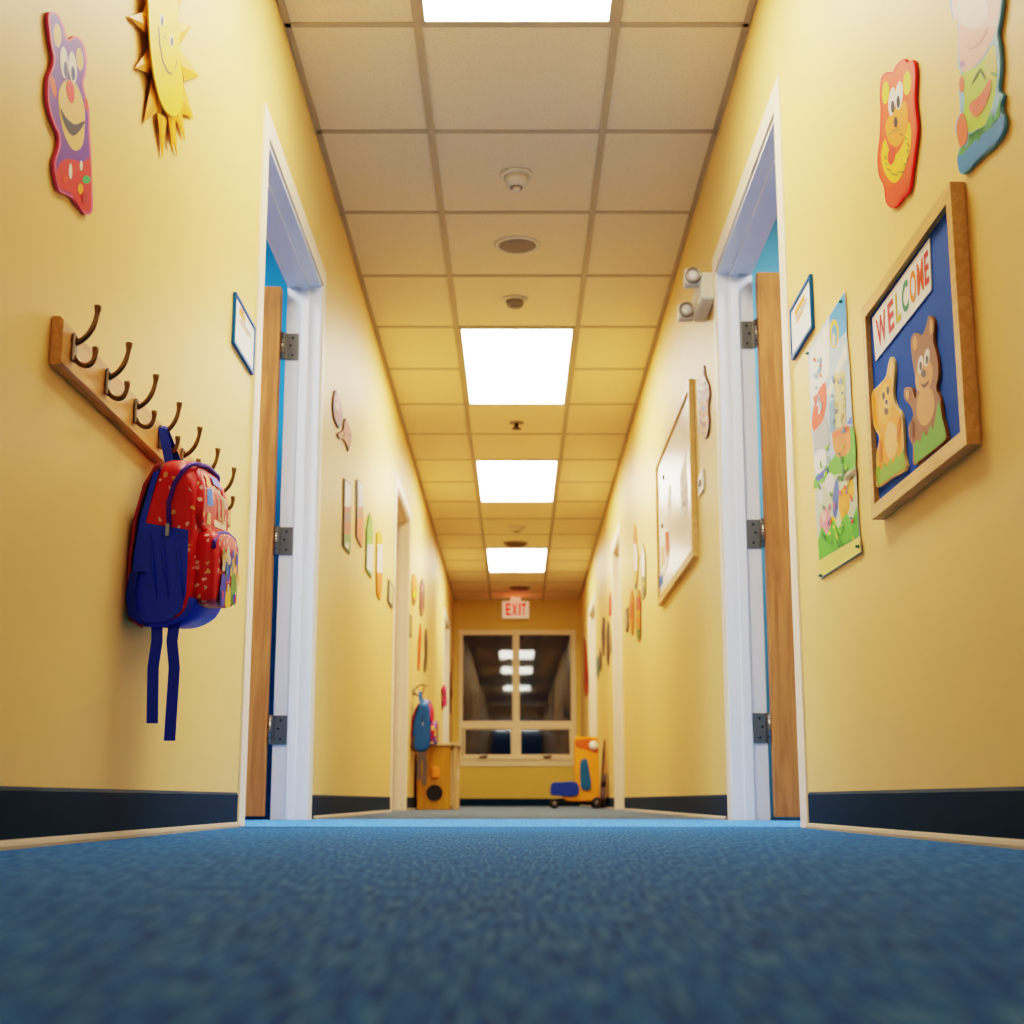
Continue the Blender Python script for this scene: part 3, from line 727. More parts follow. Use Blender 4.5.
for (xa_, xb_), (ya_, yb_), cs in zones:
    for i in range(16):
        pl.insert(len(pl)-2, (el(rp_.uniform(xa_+6, xb_-6), rp_.uniform(ya_, yb_), rp_.uniform(1.5, 5), rp_.uniform(4, 15), rp_.uniform(-.5, .5), 8), C(*cs[i % len(cs)])))
mb = MB(); w.board(mb, ol, SKY, M_paper, .002, .001)
for i, L in enumerate(pl):
    w.flat(mb, cr(L[0]) if len(L) > 2 else L[0], L[1], .0033+.00003*i)
po = tag(mb.build('illustrated_poster'), 'tall glossy illustrated poster of a castle and animals pinned beside the right door', 'poster')
for p in ((187, 125), (86, 281), (237, 862), (125, 950)):
    k = MB(); k.lathe(w.P(p, .007), (-1, 0, 0), [(0, .004), (.002, .004), (.003, .0025), (.006, .0035), (.007, .0025)], C(40, 100, 80), 14)
    k.build('push_pin', po)['label'] = 'dark green push pin'

# door signs
def sign(s, ox, oy, sc, q, label, scr):
    w = Wall(s, ox, oy, sc, .006); a0, a1, zt, zb = rect_of(w, q, .008)
    R = Rect(s, a0, a1, zt, zb); t = thing('door_sign', label, 'sign', WP(s, (a0+a1)/2, 0, zb), 'framed door signs')
    m = MB(); R.frame(m, .008, .001, .009, C(24, 104, 150)); m.build('frame', t)
    m = MB(); R.panel(m, .0081, .001, .006, M_paper)
    for u0, u1, v0, v1, c in scr:
        m.add([R.P(u0, v0, .0064), R.P(u1, v0, .0064), R.P(u1, v1, .0064), R.P(u0, v1, .0064)], [[0, 1, 2, 3]], c)
    m.build('card', t)
O1, G1 = C(226, 170, 90), C(190, 180, 170)
sign(-1, 30, 290, .293, [(705, 12), (770, 125), (765, 285), (695, 185)], 'white sign in thin blue frame beside the left door', [(.2, .5, .72, .84, O1), (.3, .8, .64, .7, G1), (.2, .7, .58, .62, O1), (.25, .42, .84, .9, C(200, 120, 60))])
sign(1, 650, 240, .17578, [(790, 408), (905, 200), (925, 500), (808, 672)], 'white sign in thin blue frame beside the right door', [(.22, .7, .72, .84, O1), (.22, .8, .66, .7, G1), (.3, .78, .6, .64, G1), (.25, .6, .56, .6, O1)])

# whiteboard in oak frame
w = Wall(1, 630, 340, .2732, .02)
a0, a1, zt, zb = rect_of(w, [(90, 465), (205, 152), (240, 795), (102, 960)], .022)
R = Rect(1, a0, a1, zt, zb)
t = thing('whiteboard', 'oak-framed whiteboard on right wall past the doorway', 'whiteboard', WP(1, (a0+a1)/2, 0, zb))
m = MB(); R.frame(m, .035, .001, .022, M_oak_frame); m.build('frame', t)
m = MB(); R.panel(m, .0352, .001, .012, mat('whiteboard_enamel', (240, 226, 212), .3)); m.build('writing_panel', t)
def sheet(side, w, pts, layers, name, label, cat, n, group=None): return cutout(w, name, label, cat, pts, M_paper, layers, t=.0015, n=n, group=group, smooth=False)
w = Wall(1, 630, 340, .2732, .014)
sheet(1, w, [(182, 500), (203, 418), (210, 600), (206, 640), (190, 655)], [([(186, 560), (204, 540), (206, 600), (190, 620)], C(226, 214, 206)), ([(192, 596), (200, 588), (202, 606), (194, 612)], C(150, 120, 110))], 'paper_sheet', 'white paper sheet on the whiteboard nearest its right edge', 'paper', .0125, 'sheets on the whiteboard')
sheet(1, w, [(138, 560), (147, 530), (149, 630), (142, 650), (136, 640)], [([(139, 590), (147, 570), (148, 610), (140, 625)], C(226, 220, 214))], 'paper_sheet', 'small white paper sheet in the middle of the whiteboard', 'paper', .0125, 'sheets on the whiteboard')
sheet(1, w, [(112, 700), (130, 690), (142, 690), (145, 770), (136, 830), (120, 870), (114, 830)], [([(128, 705), (142, 700), (144, 765), (134, 800), (130, 760)], C(196, 90, 40)), ([(115, 760), (126, 750), (126, 820), (116, 835)], C(226, 190, 150))], 'paper_sheet', 'paper sheet with a rust-coloured picture low on the whiteboard', 'paper', .0125, 'sheets on the whiteboard')
sheet(1, w, [(106, 870), (121, 850), (121, 890), (107, 912)], [([(106.5, 871), (120.5, 852), (120.5, 889), (107.5, 910)], C(20, 120, 180))], 'paper_sheet', 'bright blue paper scrap at the bottom far corner of the whiteboard', 'paper', .0125, 'sheets on the whiteboard')
for p, lb in (((124, 503), 'small dark round magnet high on the whiteboard'), ((120, 680), 'small dark round magnet above the rust-coloured sheet')):
    k = MB(); k.lathe(w.P(p, .0122), (-1, 0, 0), [(0, .012), (.005, .012), (.006, .01)], BLK, 14); tag(k.build('magnet'), lb, 'magnet', 'magnets on the whiteboard')
w = Wall(1, 630, 340, .2732, .004)
ol = [(250,150),(262,132),(266,96),(270,98),(272,128),(285,160),(291,200),(284,250),(289,300),(282,350),(270,362),(266,345),(256,340),(249,320),(253,260),(248,200)]
cutout(w, 'clown_cutout', 'small pale paper figure cutout with patterned middle above the light switch', 'wall decoration', ol, C(110, 70, 60), [
    (inset(cr(ol), 2.5), C(240, 214, 200)), ([(251,185),(286,178),(286,240),(254,262)], C(150, 100, 110)), ([(254,230),(284,215),(286,280),(252,290)], C(200, 140, 80)),
    ([(251,292),(287,285),(281,345),(268,352),(252,325)], C(214, 170, 120)), (el(268,112,3,14), C(120, 60, 60)), (el(264,165,3,8), BLK), (el(276,160,3,8), BLK), (el(268,250,10,10), C(110, 60, 120)), (el(270,310,8,10), C(150, 70, 50))], speck=(3, 40, [(110, 60, 80), (190, 120, 60), (90, 50, 40), (240, 220, 200)]))
a0, a1, zt, zb = rect_of(w, [(249, 510), (268, 462), (268, 565), (250, 560)], .006)
zb = zt-.105 if zt-zb > .2 or zt-zb < .05 else zb
R = Rect(1, a0, a1, zt, zb)
t = thing('light_switch', 'ivory light switch plate on right wall between whiteboard and doorway', 'light switch', WP(1, (a0+a1)/2, 0, zb))
m = MB(); R.panel(m, 0, .001, .007, M_plast); m.build('plate', t)
m = MB(); m.hexa([R.P(u, v, .013) for u, v in ((.4, .42), (.6, .42), (.6, .62), (.4, .62))], [R.P(u, v, .0072) for u, v in ((.35, .36), (.65, .36), (.65, .66), (.35, .66))], M_grey); m.build('toggle', t)

# emergency light
a, z = on_wall(1, 703, 297, .03)
t = thing('emergency_light', 'twin-head emergency light high on right wall beside the doorway', 'emergency light', WP(1, a, 0, z))
x = hw(a); m = MB(); m.rbox((x-.055, a-.13, z-.055), (x-.002, a+.13, z+.05), M_plast, .01); m.build('battery_case', t)
for k, (dy, dz) in enumerate(((-.1, .035), (.11, -.02))):
    c = Vector((x-.082, a+dy, z+dz))
    m = MB(); m.rbox((c.x-.03, c.y-.025, c.z-.032), (c.x+.03, c.y+.03, c.z+.032), M_plast, .01)
    m.tube([(x-.05, a+dy+.01, z+dz-.01), (x-.075, a+dy+.01, z+dz-.005)], .012, M_plast); h = m.build('lamp_head', t)
    m = MB(); m.lathe((c.x, c.y-.0255, c.z), (0, -1, 0), [(0, .03), (.012, .028), (.013, .025), (.006, .022)], M_steel, 22)
    m.lathe((c.x, c.y-.026, c.z), (0, -1, 0), [(0, .021), (.008, .017), (.011, .008)], mat('lamp_lens', (230, 226, 214), .15), 22); m.build('lens', h)

# ------------------------------------------------------------------ further decorations along the walls
w = Wall(-1, 310, 370, .15625)
ol = [(165,130),(178,150),(188,190),(202,230),(210,290),(202,340),(188,372),(165,330),(155,290),(150,220),(157,160)]
cutout(w, 'mouse_cutout', 'pink and maroon paper figure cutout past the left doorway, upper of two', 'wall decoration', ol, C(80, 40, 40), [(inset(cr(ol), 4), C(186, 96, 92)), (el(167,150,6,14), C(110, 50, 40)), (el(176,230,8,34), C(230, 180, 170)), (el(190,300,10,26), C(180, 70, 80)), (el(186,350,7,18), C(70, 120, 120))], speck=(4, 26, [(90, 30, 40), (220, 160, 150), (120, 50, 60), (60, 90, 100)]))
ol = [(230,310),(245,350),(262,390),(266,440),(256,490),(248,522),(236,480),(215,445),(190,440),(180,410),(212,385),(220,335)]
cutout(w, 'bird_cutout', 'orange and brown paper bird cutout just below the pink figure on left wall', 'wall decoration', ol, C(100, 60, 30), [(inset(cr(ol), 4), C(206, 118, 34)), (el(238,350,6,24), C(200, 90, 40)), (el(250,430,8,34), C(180, 110, 50)), (el(200,418,12,12), C(214, 150, 60)), (el(247,490,5,16), C(60, 60, 40))], speck=(4, 26, [(110, 60, 20), (230, 160, 70), (160, 80, 30), (70, 80, 60)]))
w = Wall(-1, 330, 460, .1367)
DK = C(80, 76, 60)
def post(w, name, label, pts, edge, layers, group=None, cat='poster', n=.003, t=.004):
    return cutout(w, name, label, cat, pts, edge, layers, t=t, n=n, group=group, smooth=False)
GP = 'pictures hung along the left wall'
post(w, 'picture_panel', 'white topped picture with rust and green base, first of the left wall strip', [(108,135),(158,178),(154,420),(150,650),(147,688),(101,628),(104,400)], DK,
     [([(112,148),(156,186),(152,344),(109,340)], WHT), ([(109,340),(152,344),(150,540),(105,545)], C(176, 106, 70)), ([(105,545),(150,540),(147,680),(104,622)], C(110, 150, 76)), ([(112,610),(138,600),(138,650),(114,640)], C(226, 230, 210)), ([(110,400),(150,380),(150,440),(110,460)], C(140, 120, 100))], GP)
post(w, 'picture_panel', 'white topped picture with orange lower half, second of the left wall strip', [(197,150),(206,140),(245,182),(244,420),(243,560),(233,645),(195,560),(198,350)], DK,
     [([(208,150),(243,186),(242,340),(210,345)], WHT), ([(207,345),(242,340),(242,425),(204,430)], C(190, 130, 90)), ([(203,430),(241,425),(240,560),(232,635),(199,556)], C(228, 124, 40))], GP)
post(w, 'leaf_picture', 'leaf green and white picture, third of the left wall strip', [(290,390),(304,420),(313,480),(314,630),(305,865),(266,800),(270,500)], C(70, 120, 50),
     [([(289,402),(303,428),(311,480),(311,620),(274,612),(273,505)], C(130, 180, 80)), ([(274,615),(318,618),(307,830),(270,790)], WHT), ([(270,795),(306,835),(304,858),(268,800)], C(90, 150, 70))], GP)
post(w, 'tassel_picture', 'narrow picture banded yellow, white and orange, fourth of the left wall strip', [(346,530),(368,520),(383,560),(386,700),(383,900),(370,1024),(346,985),(343,800),(344,640)], C(214, 170, 60),
     [([(350,536),(367,528),(380,560),(380,615),(348,612)], C(226, 180, 30)), ([(347,615),(384,618),(384,822),(345,825)], WHT), ([(345,825),(382,822),(380,900),(369,1015),(348,980)], C(228, 130, 40))], GP)
w = Wall(-1, 380, 570, .0977)
post(w, 'framed_notice', 'small pale notice in dark green frame left of the second left door', [(88,92),(150,182),(132,396),(82,330)], C(70, 72, 50), [([(100,130),(142,190),(126,362),(96,318)], C(214, 206, 170))], None, 'notice')
ol = [(340,45),(365,55),(378,110),(382,200),(374,310),(345,368),(334,280),(330,150)]
cutout(w, 'parrot_cutout', 'orange and lime paper cutout just past the second left door', 'wall decoration', ol, C(190, 120, 30), [(inset(cr(ol), 4), C(232, 150, 30)), (el(358,250,16,40), C(200, 200, 40)), (el(352,320,12,30), C(120, 100, 40))])
ol = [(430,95),(446,125),(457,180),(454,380),(430,475),(411,400),(412,180)]
cutout(w, 'owl_cutout', 'purplish brown oval paper cutout on left wall beyond the orange and lime one', 'wall decoration', ol, C(100, 60, 50), [(inset(cr(ol), 5), C(150, 100, 86)), (el(432,180,12,44), C(190, 140, 130)), (el(432,340,12,50), C(126, 66, 50)), (el(430,420,8,26), C(190, 150, 110))], speck=(5, 20, [(90, 50, 50), (120, 70, 60), (190, 150, 130)]))
post(w, 'grey_plaque', 'small grey plaque with dark lower edge under the orange and lime cutout', [(306,455),(330,468),(327,692),(299,682)], C(90, 86, 50), [([(310,475),(326,482),(324,655),(305,650)], C(176, 164, 110))], None, 'plaque')
ol = [(415,555),(424,640),(426,720),(416,850),(412,950),(402,1030),(390,1010),(392,880),(398,720)]
cutout(w, 'orange_giraffe_cutout', 'tall narrow orange paper cutout below the purplish oval one', 'wall decoration', ol, C(176, 80, 20), [(inset(cr(ol), 3), C(214, 104, 30)), (el(408,880,6,60), C(150, 80, 30))])
ol = [(470,600),(484,660),(490,760),(488,900),(474,1010),(456,1050),(452,960),(462,860),(460,720)]
cutout(w, 'dark_giraffe_cutout', 'tall narrow dark brown paper cutout next to the orange one on left wall', 'wall decoration', ol, C(60, 46, 20), [(inset(cr(ol), 3), C(96, 76, 30)), (el(474,720,6,50), C(60, 50, 20))])
w = Wall(-1, 400, 670, .15625, .02)
ol = [(280,95),(294,110),(296,150),(300,190),(298,228),(278,230),(276,190),(284,160),(274,130)]
cutout(w, 'pink_doll_cutout', 'small pink paper doll cutout at the far left doorway above the cabinet', 'wall decoration', ol, C(170, 50, 90), [(inset(cr(ol), 3), C(214, 90, 120))], n=.017)
ol = [(318,20),(328,20),(330,120),(336,150),(328,200),(326,280),(318,280),(320,150)]
cutout(w, 'dark_banner_cutout', 'narrow dark brown hanging cutout in the far left corner by the window', 'wall decoration', ol, C(90, 60, 20), [(inset(cr(ol), 2), C(110, 70, 26)), (el(330,153,4,12), C(150, 50, 30))], smooth=False)

w = Wall(1, 570, 520, .17575)
ol = [(365,22),(374,60),(376,135),(386,200),(384,290),(378,360),(371,398),(364,350),(366,290),(362,190),(358,130)]
cutout(w, 'ribbon_cutout', 'tall rosette cutout, orange above white ribbon, farther along right wall past whiteboard', 'wall decoration', ol, C(200, 150, 90), [
    ([(365,28),(373,62),(374,134),(360,134)], C(214, 120, 60)), ([(361,137),(376,137),(384,200),(382,288),(367,288),(364,200)], WHT), ([(366,291),(381,291),(376,350),(371,392),(365,345)], C(206, 176, 60)), (el(371,375,5,18), C(60, 60, 40))], smooth=False)
post(w, 'landscape_poster', 'white and grey-green poster between the rosette and the whiteboard', [(396,240),(415,132),(427,200),(427,420),(412,456),(406,340)], C(150, 140, 110), [([(400,240),(414,150),(424,205),(425,320),(408,325)], WHT), ([(408,328),(425,322),(425,415),(412,446)], C(120, 120, 96)), ([(410,350),(424,345),(424,375),(411,380)], C(190, 180, 100))])
ol = [(348,398),(358,430),(360,540),(356,640),(350,655),(340,600),(338,480)]
cutout(w, 'orange_fish_cutout', 'slim amber paper cutout low on right wall, left of the red and green one', 'wall decoration', ol, C(180, 110, 30), [(inset(cr(ol), 2.5), C(214, 140, 50)), (el(349,520,5,50), C(170, 90, 30))])
ol = [(385,398),(398,430),(400,560),(398,670),(386,688),(376,640),(374,480)]
cutout(w, 'totem_cutout', 'slim red, yellow and green paper cutout low on right wall nearest the whiteboard', 'wall decoration', ol, C(120, 70, 30), [(inset(cr(ol), 2.5), C(196, 150, 60)), ([(377,440),(397,436),(398,510),(376,515)], C(190, 60, 30)), ([(377,560),(398,555),(398,610),(377,615)], C(214, 130, 50)), ([(378,625),(397,618),(396,668),(386,680)], C(70, 120, 60))], speck=(2.5, 22, [(150, 50, 30), (90, 110, 50), (220, 170, 60)]))
post(w, 'slim_notice', 'small dark edged notice beside the second right door', [(312,520),(328,492),(330,600),(326,640),(313,632)], C(80, 66, 50), [([(315,530),(324,512),(326,592),(322,622),(316,616)], C(196, 180, 150))], None, 'notice')
ol = [(228,408),(236,460),(240,545),(220,545),(221,470)]
cutout(w, 'red_tassel_cutout', 'pointed red paper cutout just beyond the second right door', 'wall decoration', ol, C(160, 40, 20), [(inset(ol, 3), C(206, 66, 36))], smooth=False)
ol = [(186,548),(196,560),(196,700),(190,775),(182,740),(178,640)]
cutout(w, 'brown_mask_cutout', 'dark brown narrow cutout on far right wall, left of the longest dark one', 'wall decoration', ol, C(70, 50, 40), [(inset(ol, 2), C(110, 80, 66)), (el(187,640,4,50), C(70, 50, 40))], smooth=False)
ol = [(214,568),(222,600),(224,760),(216,832),(208,800),(206,650)]
cutout(w, 'long_dark_cutout', 'longest dark cutout on far right wall under the pointed red one', 'wall decoration', ol, C(56, 44, 36), [(inset(ol, 2), C(90, 70, 56)), (el(215,760,4,40), C(50, 40, 36))], smooth=False)
ol = [(236,630),(243,650),(243,745),(238,765),(232,740)]
cutout(w, 'thin_dark_cutout', 'short thin dark cutout right of the longest dark one, near the second right door', 'wall decoration', ol, C(70, 56, 40), [(inset(ol, 1.5), C(110, 92, 66))], smooth=False)
ol = [(168,728),(177,760),(176,840),(170,860),(164,810)]
cutout(w, 'olive_cutout', 'small olive brown cutout beside the teal one, low on far right wall', 'wall decoration', ol, C(80, 66, 40), [(inset(ol, 2), C(130, 104, 66))], smooth=False)
ol = [(156,765),(164,800),(166,850),(158,908),(151,880),(149,800)]
cutout(w, 'teal_cutout', 'small teal grey cutout, lowest on far right wall', 'wall decoration', ol, C(70, 84, 76), [(inset(ol, 2), C(110, 140, 130))], smooth=False)
ol = [(76,670),(88,690),(96,780),(104,880),(104,980),(90,1010),(80,960),(82,800)]
w.n0 = .02
cutout(w, 'rust_banner_cutout', 'long rust red hanging cutout in the far right corner by the window', 'wall decoration', ol, C(120, 60, 30), [(inset(ol, 3), C(176, 84, 40)), (el(95,900,6,40), C(150, 40, 40))], smooth=False)

# ------------------------------------------------------------------ coat rack
s = -1
ra0, zt0 = on_wall(-1, 50, 316, .0); ra0b, zb0 = on_wall(-1, 50, 368, .0)
ra0 = (ra0+ra0b)/2; rh = .077; rz1 = zt0+.003; rz0 = rz1-rh; ra1 = 3.36; RT = .019
t = thing('coat_rack', 'long pine coat rail with seven bronze double hooks on left wall', 'coat rack', WP(-1, (ra0+ra1)/2, 0, rz0))
m = MB(); pr = [(.001, 0), (RT-.004, 0), (RT, .004), (RT, rh-.006), (RT-.006, rh), (.001, rh)]
m.loft([[WP(-1, a, n, rz0+z) for n, z in pr] for a in (ra0, ra1)], M_rail, False); m.build('rail', t)
def bez(p, n=14):
    out = []
    for i in range(n+1):
        u = i/n; q = list(p)
        while len(q) > 1: q = [tuple(q[j][k]*(1-u)+q[j+1][k]*u for k in range(2)) for j in range(len(q)-1)]
        out.append(q[0])
    return out
HA = [2.10+.183*i for i in range(7)]
def make_hook(a):
    zc = rz0+rh*.58; k = MB()
    up = bez([(.004, .004), (.022, .012), (.036, .03), (.036, .066)])
    k.tube([WP(-1, a, RT+n, zc+z) for n, z in up], [.0046]*9+[.0044, .0042, .004, .004, .0052, .0064], M_bronze, 10)
    lo = bez([(.004, -.016), (.014, -.040), (.040, -.038), (.036, -.002)])
    k.tube([WP(-1, a, RT+n, zc+z) for n, z in lo], [.0045]*10+[.0042, .004, .004, .0048, .0056], M_bronze, 10)
    h = k.build('hook', t)
    p = MB(); p.rbox((-(hw(a)-RT-.0005)+0, a-.008, zc-.026), (-(hw(a)-RT-.006), a+.008, zc+.02), M_steel, .002)
    for z in (-.019, .013): p.lathe((-(hw(a)-RT-.006), a, zc+z), (1, 0, 0), [(0, .0034), (.0016, .0026)], M_bronze, 10)
    p.build('mounting_plate', h)
for a in HA: make_hook(a)

# ------------------------------------------------------------------ backpacks
def backpack(label, a0, zb, S, hook_a, hook_z, red_body, PS=.99, TW=.105):
    """p: out from the left wall, q: along the corridor, r: up"""
    def P(p, q, r): return Vector((-(hw(a0+q*S)-p*S*PS-.003), a0+q*S, zb+(r+TW*q)*S))
    t = thing('backpack', label, 'backpack', P(.06, .14, 0), 'backpacks hanging on the left wall')
    bodym = M_redprint if red_body else M_tealfab
    prof = [(.05,.326),(.03,.273),(.013,.2),(.006,.126),(.006,.05),(.014,.014),(.04,0),(.08,.002),(.114,.022),(.126,.07),(.126,.15),(.124,.25),(.118,.295),(.1,.325),(.075,.337)]
    prof = cr(prof, 3); W = .262
    cxp, czp = .068, .16
    rings = []
    for q, e in ((0, .018), (.003, .009), (.01, .003), (.03, 0), (W*.5, -.004), (W-.03, 0), (W-.01, .003), (W-.003, .009), (W, .018)):
        g = inset(prof, e*.9)
        if g and abs(g[0][0]-prof[0][0])+abs(g[0][1]-prof[0][1]) > 0 and e > 0:
            A = math.hypot(g[0][0]-cxp, g[0][1]-czp) > math.hypot(prof[0][0]-cxp, prof[0][1]-czp)
            if A: g = inset(prof, -e*.9)
        elif e < 0: g = prof
        # round the shoulders of the front view: shrink height towards the sides near the top
        rings.append([P(p, q, r-(max(0, (abs(q-W/2)/(W/2))**3)*.03*max(0, (r-.2)/.14))) for p, r in g])
    m = MB(); m.loft(rings, bodym); m.build('body', t)
    # coloured lower side panel (near side)
    sp = [(.030,.196),(.050,.300),(.040,.296),(.018,.2),(.010,.126),(.010,.05),(.018,.016),(.042,.004),(.08,.006),(.106,.026),(.114,.06),(.114,.12),(.113,.183)]
    if red_body:
        m = MB(); m.prism([P(p, -.0015, r) for p, r in sp], [P(p, .012, r) for p, r in sp], M_bluefab)
        for dp in (.04, .062, .09): m.tube([P(dp, -.0015, .18), P(dp+.008, -.004, .12), P(dp+.02, -.0015, .05)], [.001*S, .004*S, .001*S], M_bluefab, 8)
        m.build('side_panel', t)['label'] = 'royal blue lower side panel'
        # blue base wrapping under the front
        m = MB(); m.loft([[P(p, q, r) for p, r in cr([(.02,.006),(.04,-.003),(.08,-.001),(.116,.018),(.130,.05),(.1,.05),(.04,.02)], 3)] for q in (.006, W*.5, W-.006)], M_bluefab); m.build('base', t)
    # mesh back and red piping
    m = MB(); m.loft([[P(p, q, r) for p, r in cr([(.044,.306),(.022,.26),(.004,.2),(-.001,.126),(-.001,.05),(.008,.012),(.02,.02),(.016,.126),(.026,.22),(.05,.3)], 2)] for q in (.006, .016, W-.016, W-.006)], M_navyfab); m.build('back_panel', t)
    m = MB(); m.tube([P(p, .004, r) for p, r in [(.05,.312),(.042,.304),(.024,.27),(.008,.2),(.002,.126),(.002,.05),(.01,.012),(.034,-.002)]], .0045*S, M_darkred, 8); m.build('piping', t)
    # front bib panel with pictures
    F = .1275
    m = MB(); fp = cr([(.03,.19),(.03,.27),(.055,.312),(.14,.322),(.225,.312),(.255,.27),(.255,.19)], 3)
    fz = lambda r: F+.005-(max(0, r-.24)/.09)**2*.028
    m.loft([[P(fz(r)-.02, q, r) for q, r in fp], [P(fz(r), q, r) for q, r in fp], [P(fz(r)+.003, .142+(q-.142)*.93, .25+(r-.25)*.92) for q, r in fp]], M_redprint if red_body else M_pinkred)
    if red_body:
        for pts, c in (([(.05,.235),(.105,.24),(.105,.275),(.055,.27)], C(20, 120, 200)), ([(.06,.275),(.11,.28),(.095,.305),(.075,.302)], C(240, 150, 30)), ([(.12,.2),(.235,.2),(.235,.265),(.13,.285)], C(226, 210, 190)), ([(.13,.288),(.21,.285),(.2,.305),(.14,.308)], C(70, 90, 190)), ([(.05,.2),(.085,.2),(.085,.222),(.055,.224)], C(220, 200, 150)), ([(.15,.215),(.17,.22),(.165,.26),(.15,.262)], C(190, 150, 120)), ([(.19,.21),(.21,.212),(.21,.26),(.19,.262)], C(200, 160, 130)), ([(.21,.27),(.24,.268),(.235,.29),(.212,.292)], C(214, 40, 50))):
            m.poly([P(fz(r)+.0042, q, r) for q, r in pts], c)
    m.build('front_panel', t)
    # pocket
    pk = [(.02,.065),(.03,.045),(.07,.038),(.15,.036),(.215,.04),(.245,.055),(.25,.1),(.245,.165),(.215,.185),(.14,.192),(.06,.185),(.025,.165)]
    pc = cr(pk, 3); pz = .036
    def dome(k): return [(.137+(q-.137)*k, .105+(r-.105)*k) for q, r in pc]
    m = MB(); m.loft([[P(F-.01, q, r) for q, r in pc], [P(F+pz*.75, q, r) for q, r in dome(.99)], [P(F+pz*.93, q, r) for q, r in dome(.95)], [P(F+pz, q, r) for q, r in dome(.86)], [P(F+pz+.004, q, r) for q, r in dome(.4)]], M_redprint if red_body else M_multi)
    pcm = [((.05,.05),(.09,.04),(.1,.09),(.06,.1),C(30, 60, 170)), ((.1,.04),(.15,.04),(.15,.075),(.11,.08),C(230, 200, 90)), ((.15,.05),(.21,.05),(.2,.1),(.16,.11),C(120, 160, 90)), ((.09,.1),(.13,.09),(.14,.14),(.1,.145),C(30, 70, 180)), ((.15,.115),(.2,.11),(.205,.15),(.16,.15),C(226, 190, 140)), ((.06,.11),(.085,.11),(.09,.14),(.065,.145),C(235, 220, 200))]
    rq = random.Random(3)
    for i in range(26):
        q_, r_ = rq.uniform(.06, .215), rq.uniform(.055, .15); e_ = rq.uniform(.006, .016)
        pcm.append(tuple((q_+e_*math.cos(a)*rq.uniform(.6, 1.2), r_+e_*math.sin(a)*rq.uniform(.6, 1.2)) for a in (.7, 2.2, 3.8, 5.4))+(C(*rq.choice([(30, 60, 170), (225, 195, 130), (200, 40, 40), (120, 160, 80), (235, 225, 205), (60, 130, 190)])),))
    for i_, p_ in enumerate(pcm): m.poly([P(F+pz+.0052+.00008*i_, q, r) for q, r in cr(p_[:4], 4)], p_[4])
    pkt = m.build('front_pocket', t)
    m = MB(); m.tube([P(F+pz*.86, q, r) for q, r in [(.022,.15),(.026,.162),(.06,.181),(.14,.188),(.215,.181),(.243,.162),(.248,.1)]], .0042*S, M_purp if red_body else M_bluefab, 8); m.build('pocket_zip', pkt)
    # main zip over the top with pull
    zp = [(.076,-.004,.19),(.073,-.004,.235),(.082,-.003,.272),(.096,.0,.297),(.108,.012,.312),(.113,.04,.318),(.114,.14,.325),(.113,.245,.318),(.106,.275,.308),(.09,.287,.28),(.078,.288,.2)]
    m = MB(); m.tube([P(*z) for z in zp], .0048*S, M_purp if red_body else M_tealfab, 8); z = m.build('main_zip', t)
    m = MB(); m.rbox(tuple(P(.072, -.014, .17)), tuple(P(.079, -.010, .194)), C(176, 186, 196), .0012*S); m.build('zip_pull', z)
    # loop on the hook
    hp = Vector((-(hw(hook_a)-RT-.008) if red_body else -(hw(hook_a)-.05), hook_a, hook_z))
    qh = (hook_a-a0)/S; pa, pb = P(.05, qh-.03, .318), P(.056, qh+.03, .318)
    m = MB(); mid1 = pa*.45+hp*.55+Vector((0, -.006, .0)); mid2 = pb*.45+hp*.55+Vector((0, .006, .0)) 
    m.ribbon([pa, mid1, hp+Vector((0, -.008, .0)), hp+Vector((0, 0, .0065)), hp+Vector((0, .008, 0)), mid2, pb], (1, .12, -.2), .02*S, .0022, M_web if red_body else M_tealfab); m.build('hanging_loop', t)
    # straps
    wm = M_web if red_body else C(110, 100, 96)
    for dq, p, r1, sw in ((.02, .056, -.185, .003), (.03, .088, -.218, -.003)):
        m = MB(); m.ribbon([P(p, dq, .012), P(p+sw, dq-.004, -.03), P(p-sw, dq, -.08), P(p, dq+.002, r1)], (1, .25, 0), (.021 if red_body else .03)*S, .002, wm); m.build('strap_end', t)
    m = MB(); m.ribbon([P(.03, -.004, .1), P(.016, -.014, .1), P(.012, -.018, .06), P(.018, -.016, .02), P(.036, -.004, .004), P(.036, .02, .006)], (.8, -.5, .1), .02*S, .0025, wm); m.build('strap_loop', t)
    for q in (.05, .235):
        m = MB(); m.ribbon([P(.022, q, .265), P(.004, q, .22), P(-.001, q, .12), P(.004, q, .02)], (0, 1, 0), .04*S, .004, M_darkred if red_body else M_tealfab); m.build('shoulder_strap', t)
    return t
_, zb = on_y(170, 628, 2.58)
backpack('red and blue printed child backpack hanging from the long pine coat rail', 2.535, zb, .96, HA[3], rz0+rh*.58+.012, True)
_, zb = on_y(425, 752, 9.85)
backpack('small teal and crimson backpack hanging at the far end above the wooden cabinet', 9.82, zb, 1.06, 9.97, zb+.42, False)
# lone wall hook for the far bag
a, z = 9.97, zb+.40
t = thing('wall_hook', 'single brass wall hook holding the small teal backpack', 'hook', WP(-1, a, 0, z))
m = MB(); m.lathe(WP(-1, a, .001, z+.02), (1, 0, 0), [(0, .032), (.005, .032), (.008, .026)], M_steel, 18); m.build('wall_plate', t)
m = MB(); m.tube([WP(-1, a, n, z+dz) for n, dz in bez([(.008, .02), (.04, -.03), (.085, 0), (.075, .07)])], .006, M_bronze, 10)
m.tube([WP(-1, a, n, z+dz) for n, dz in bez([(.008, .03), (.03, .07), (.08, .09), (.1, .06)])], .005, M_bronze, 10); m.build('prong', t)

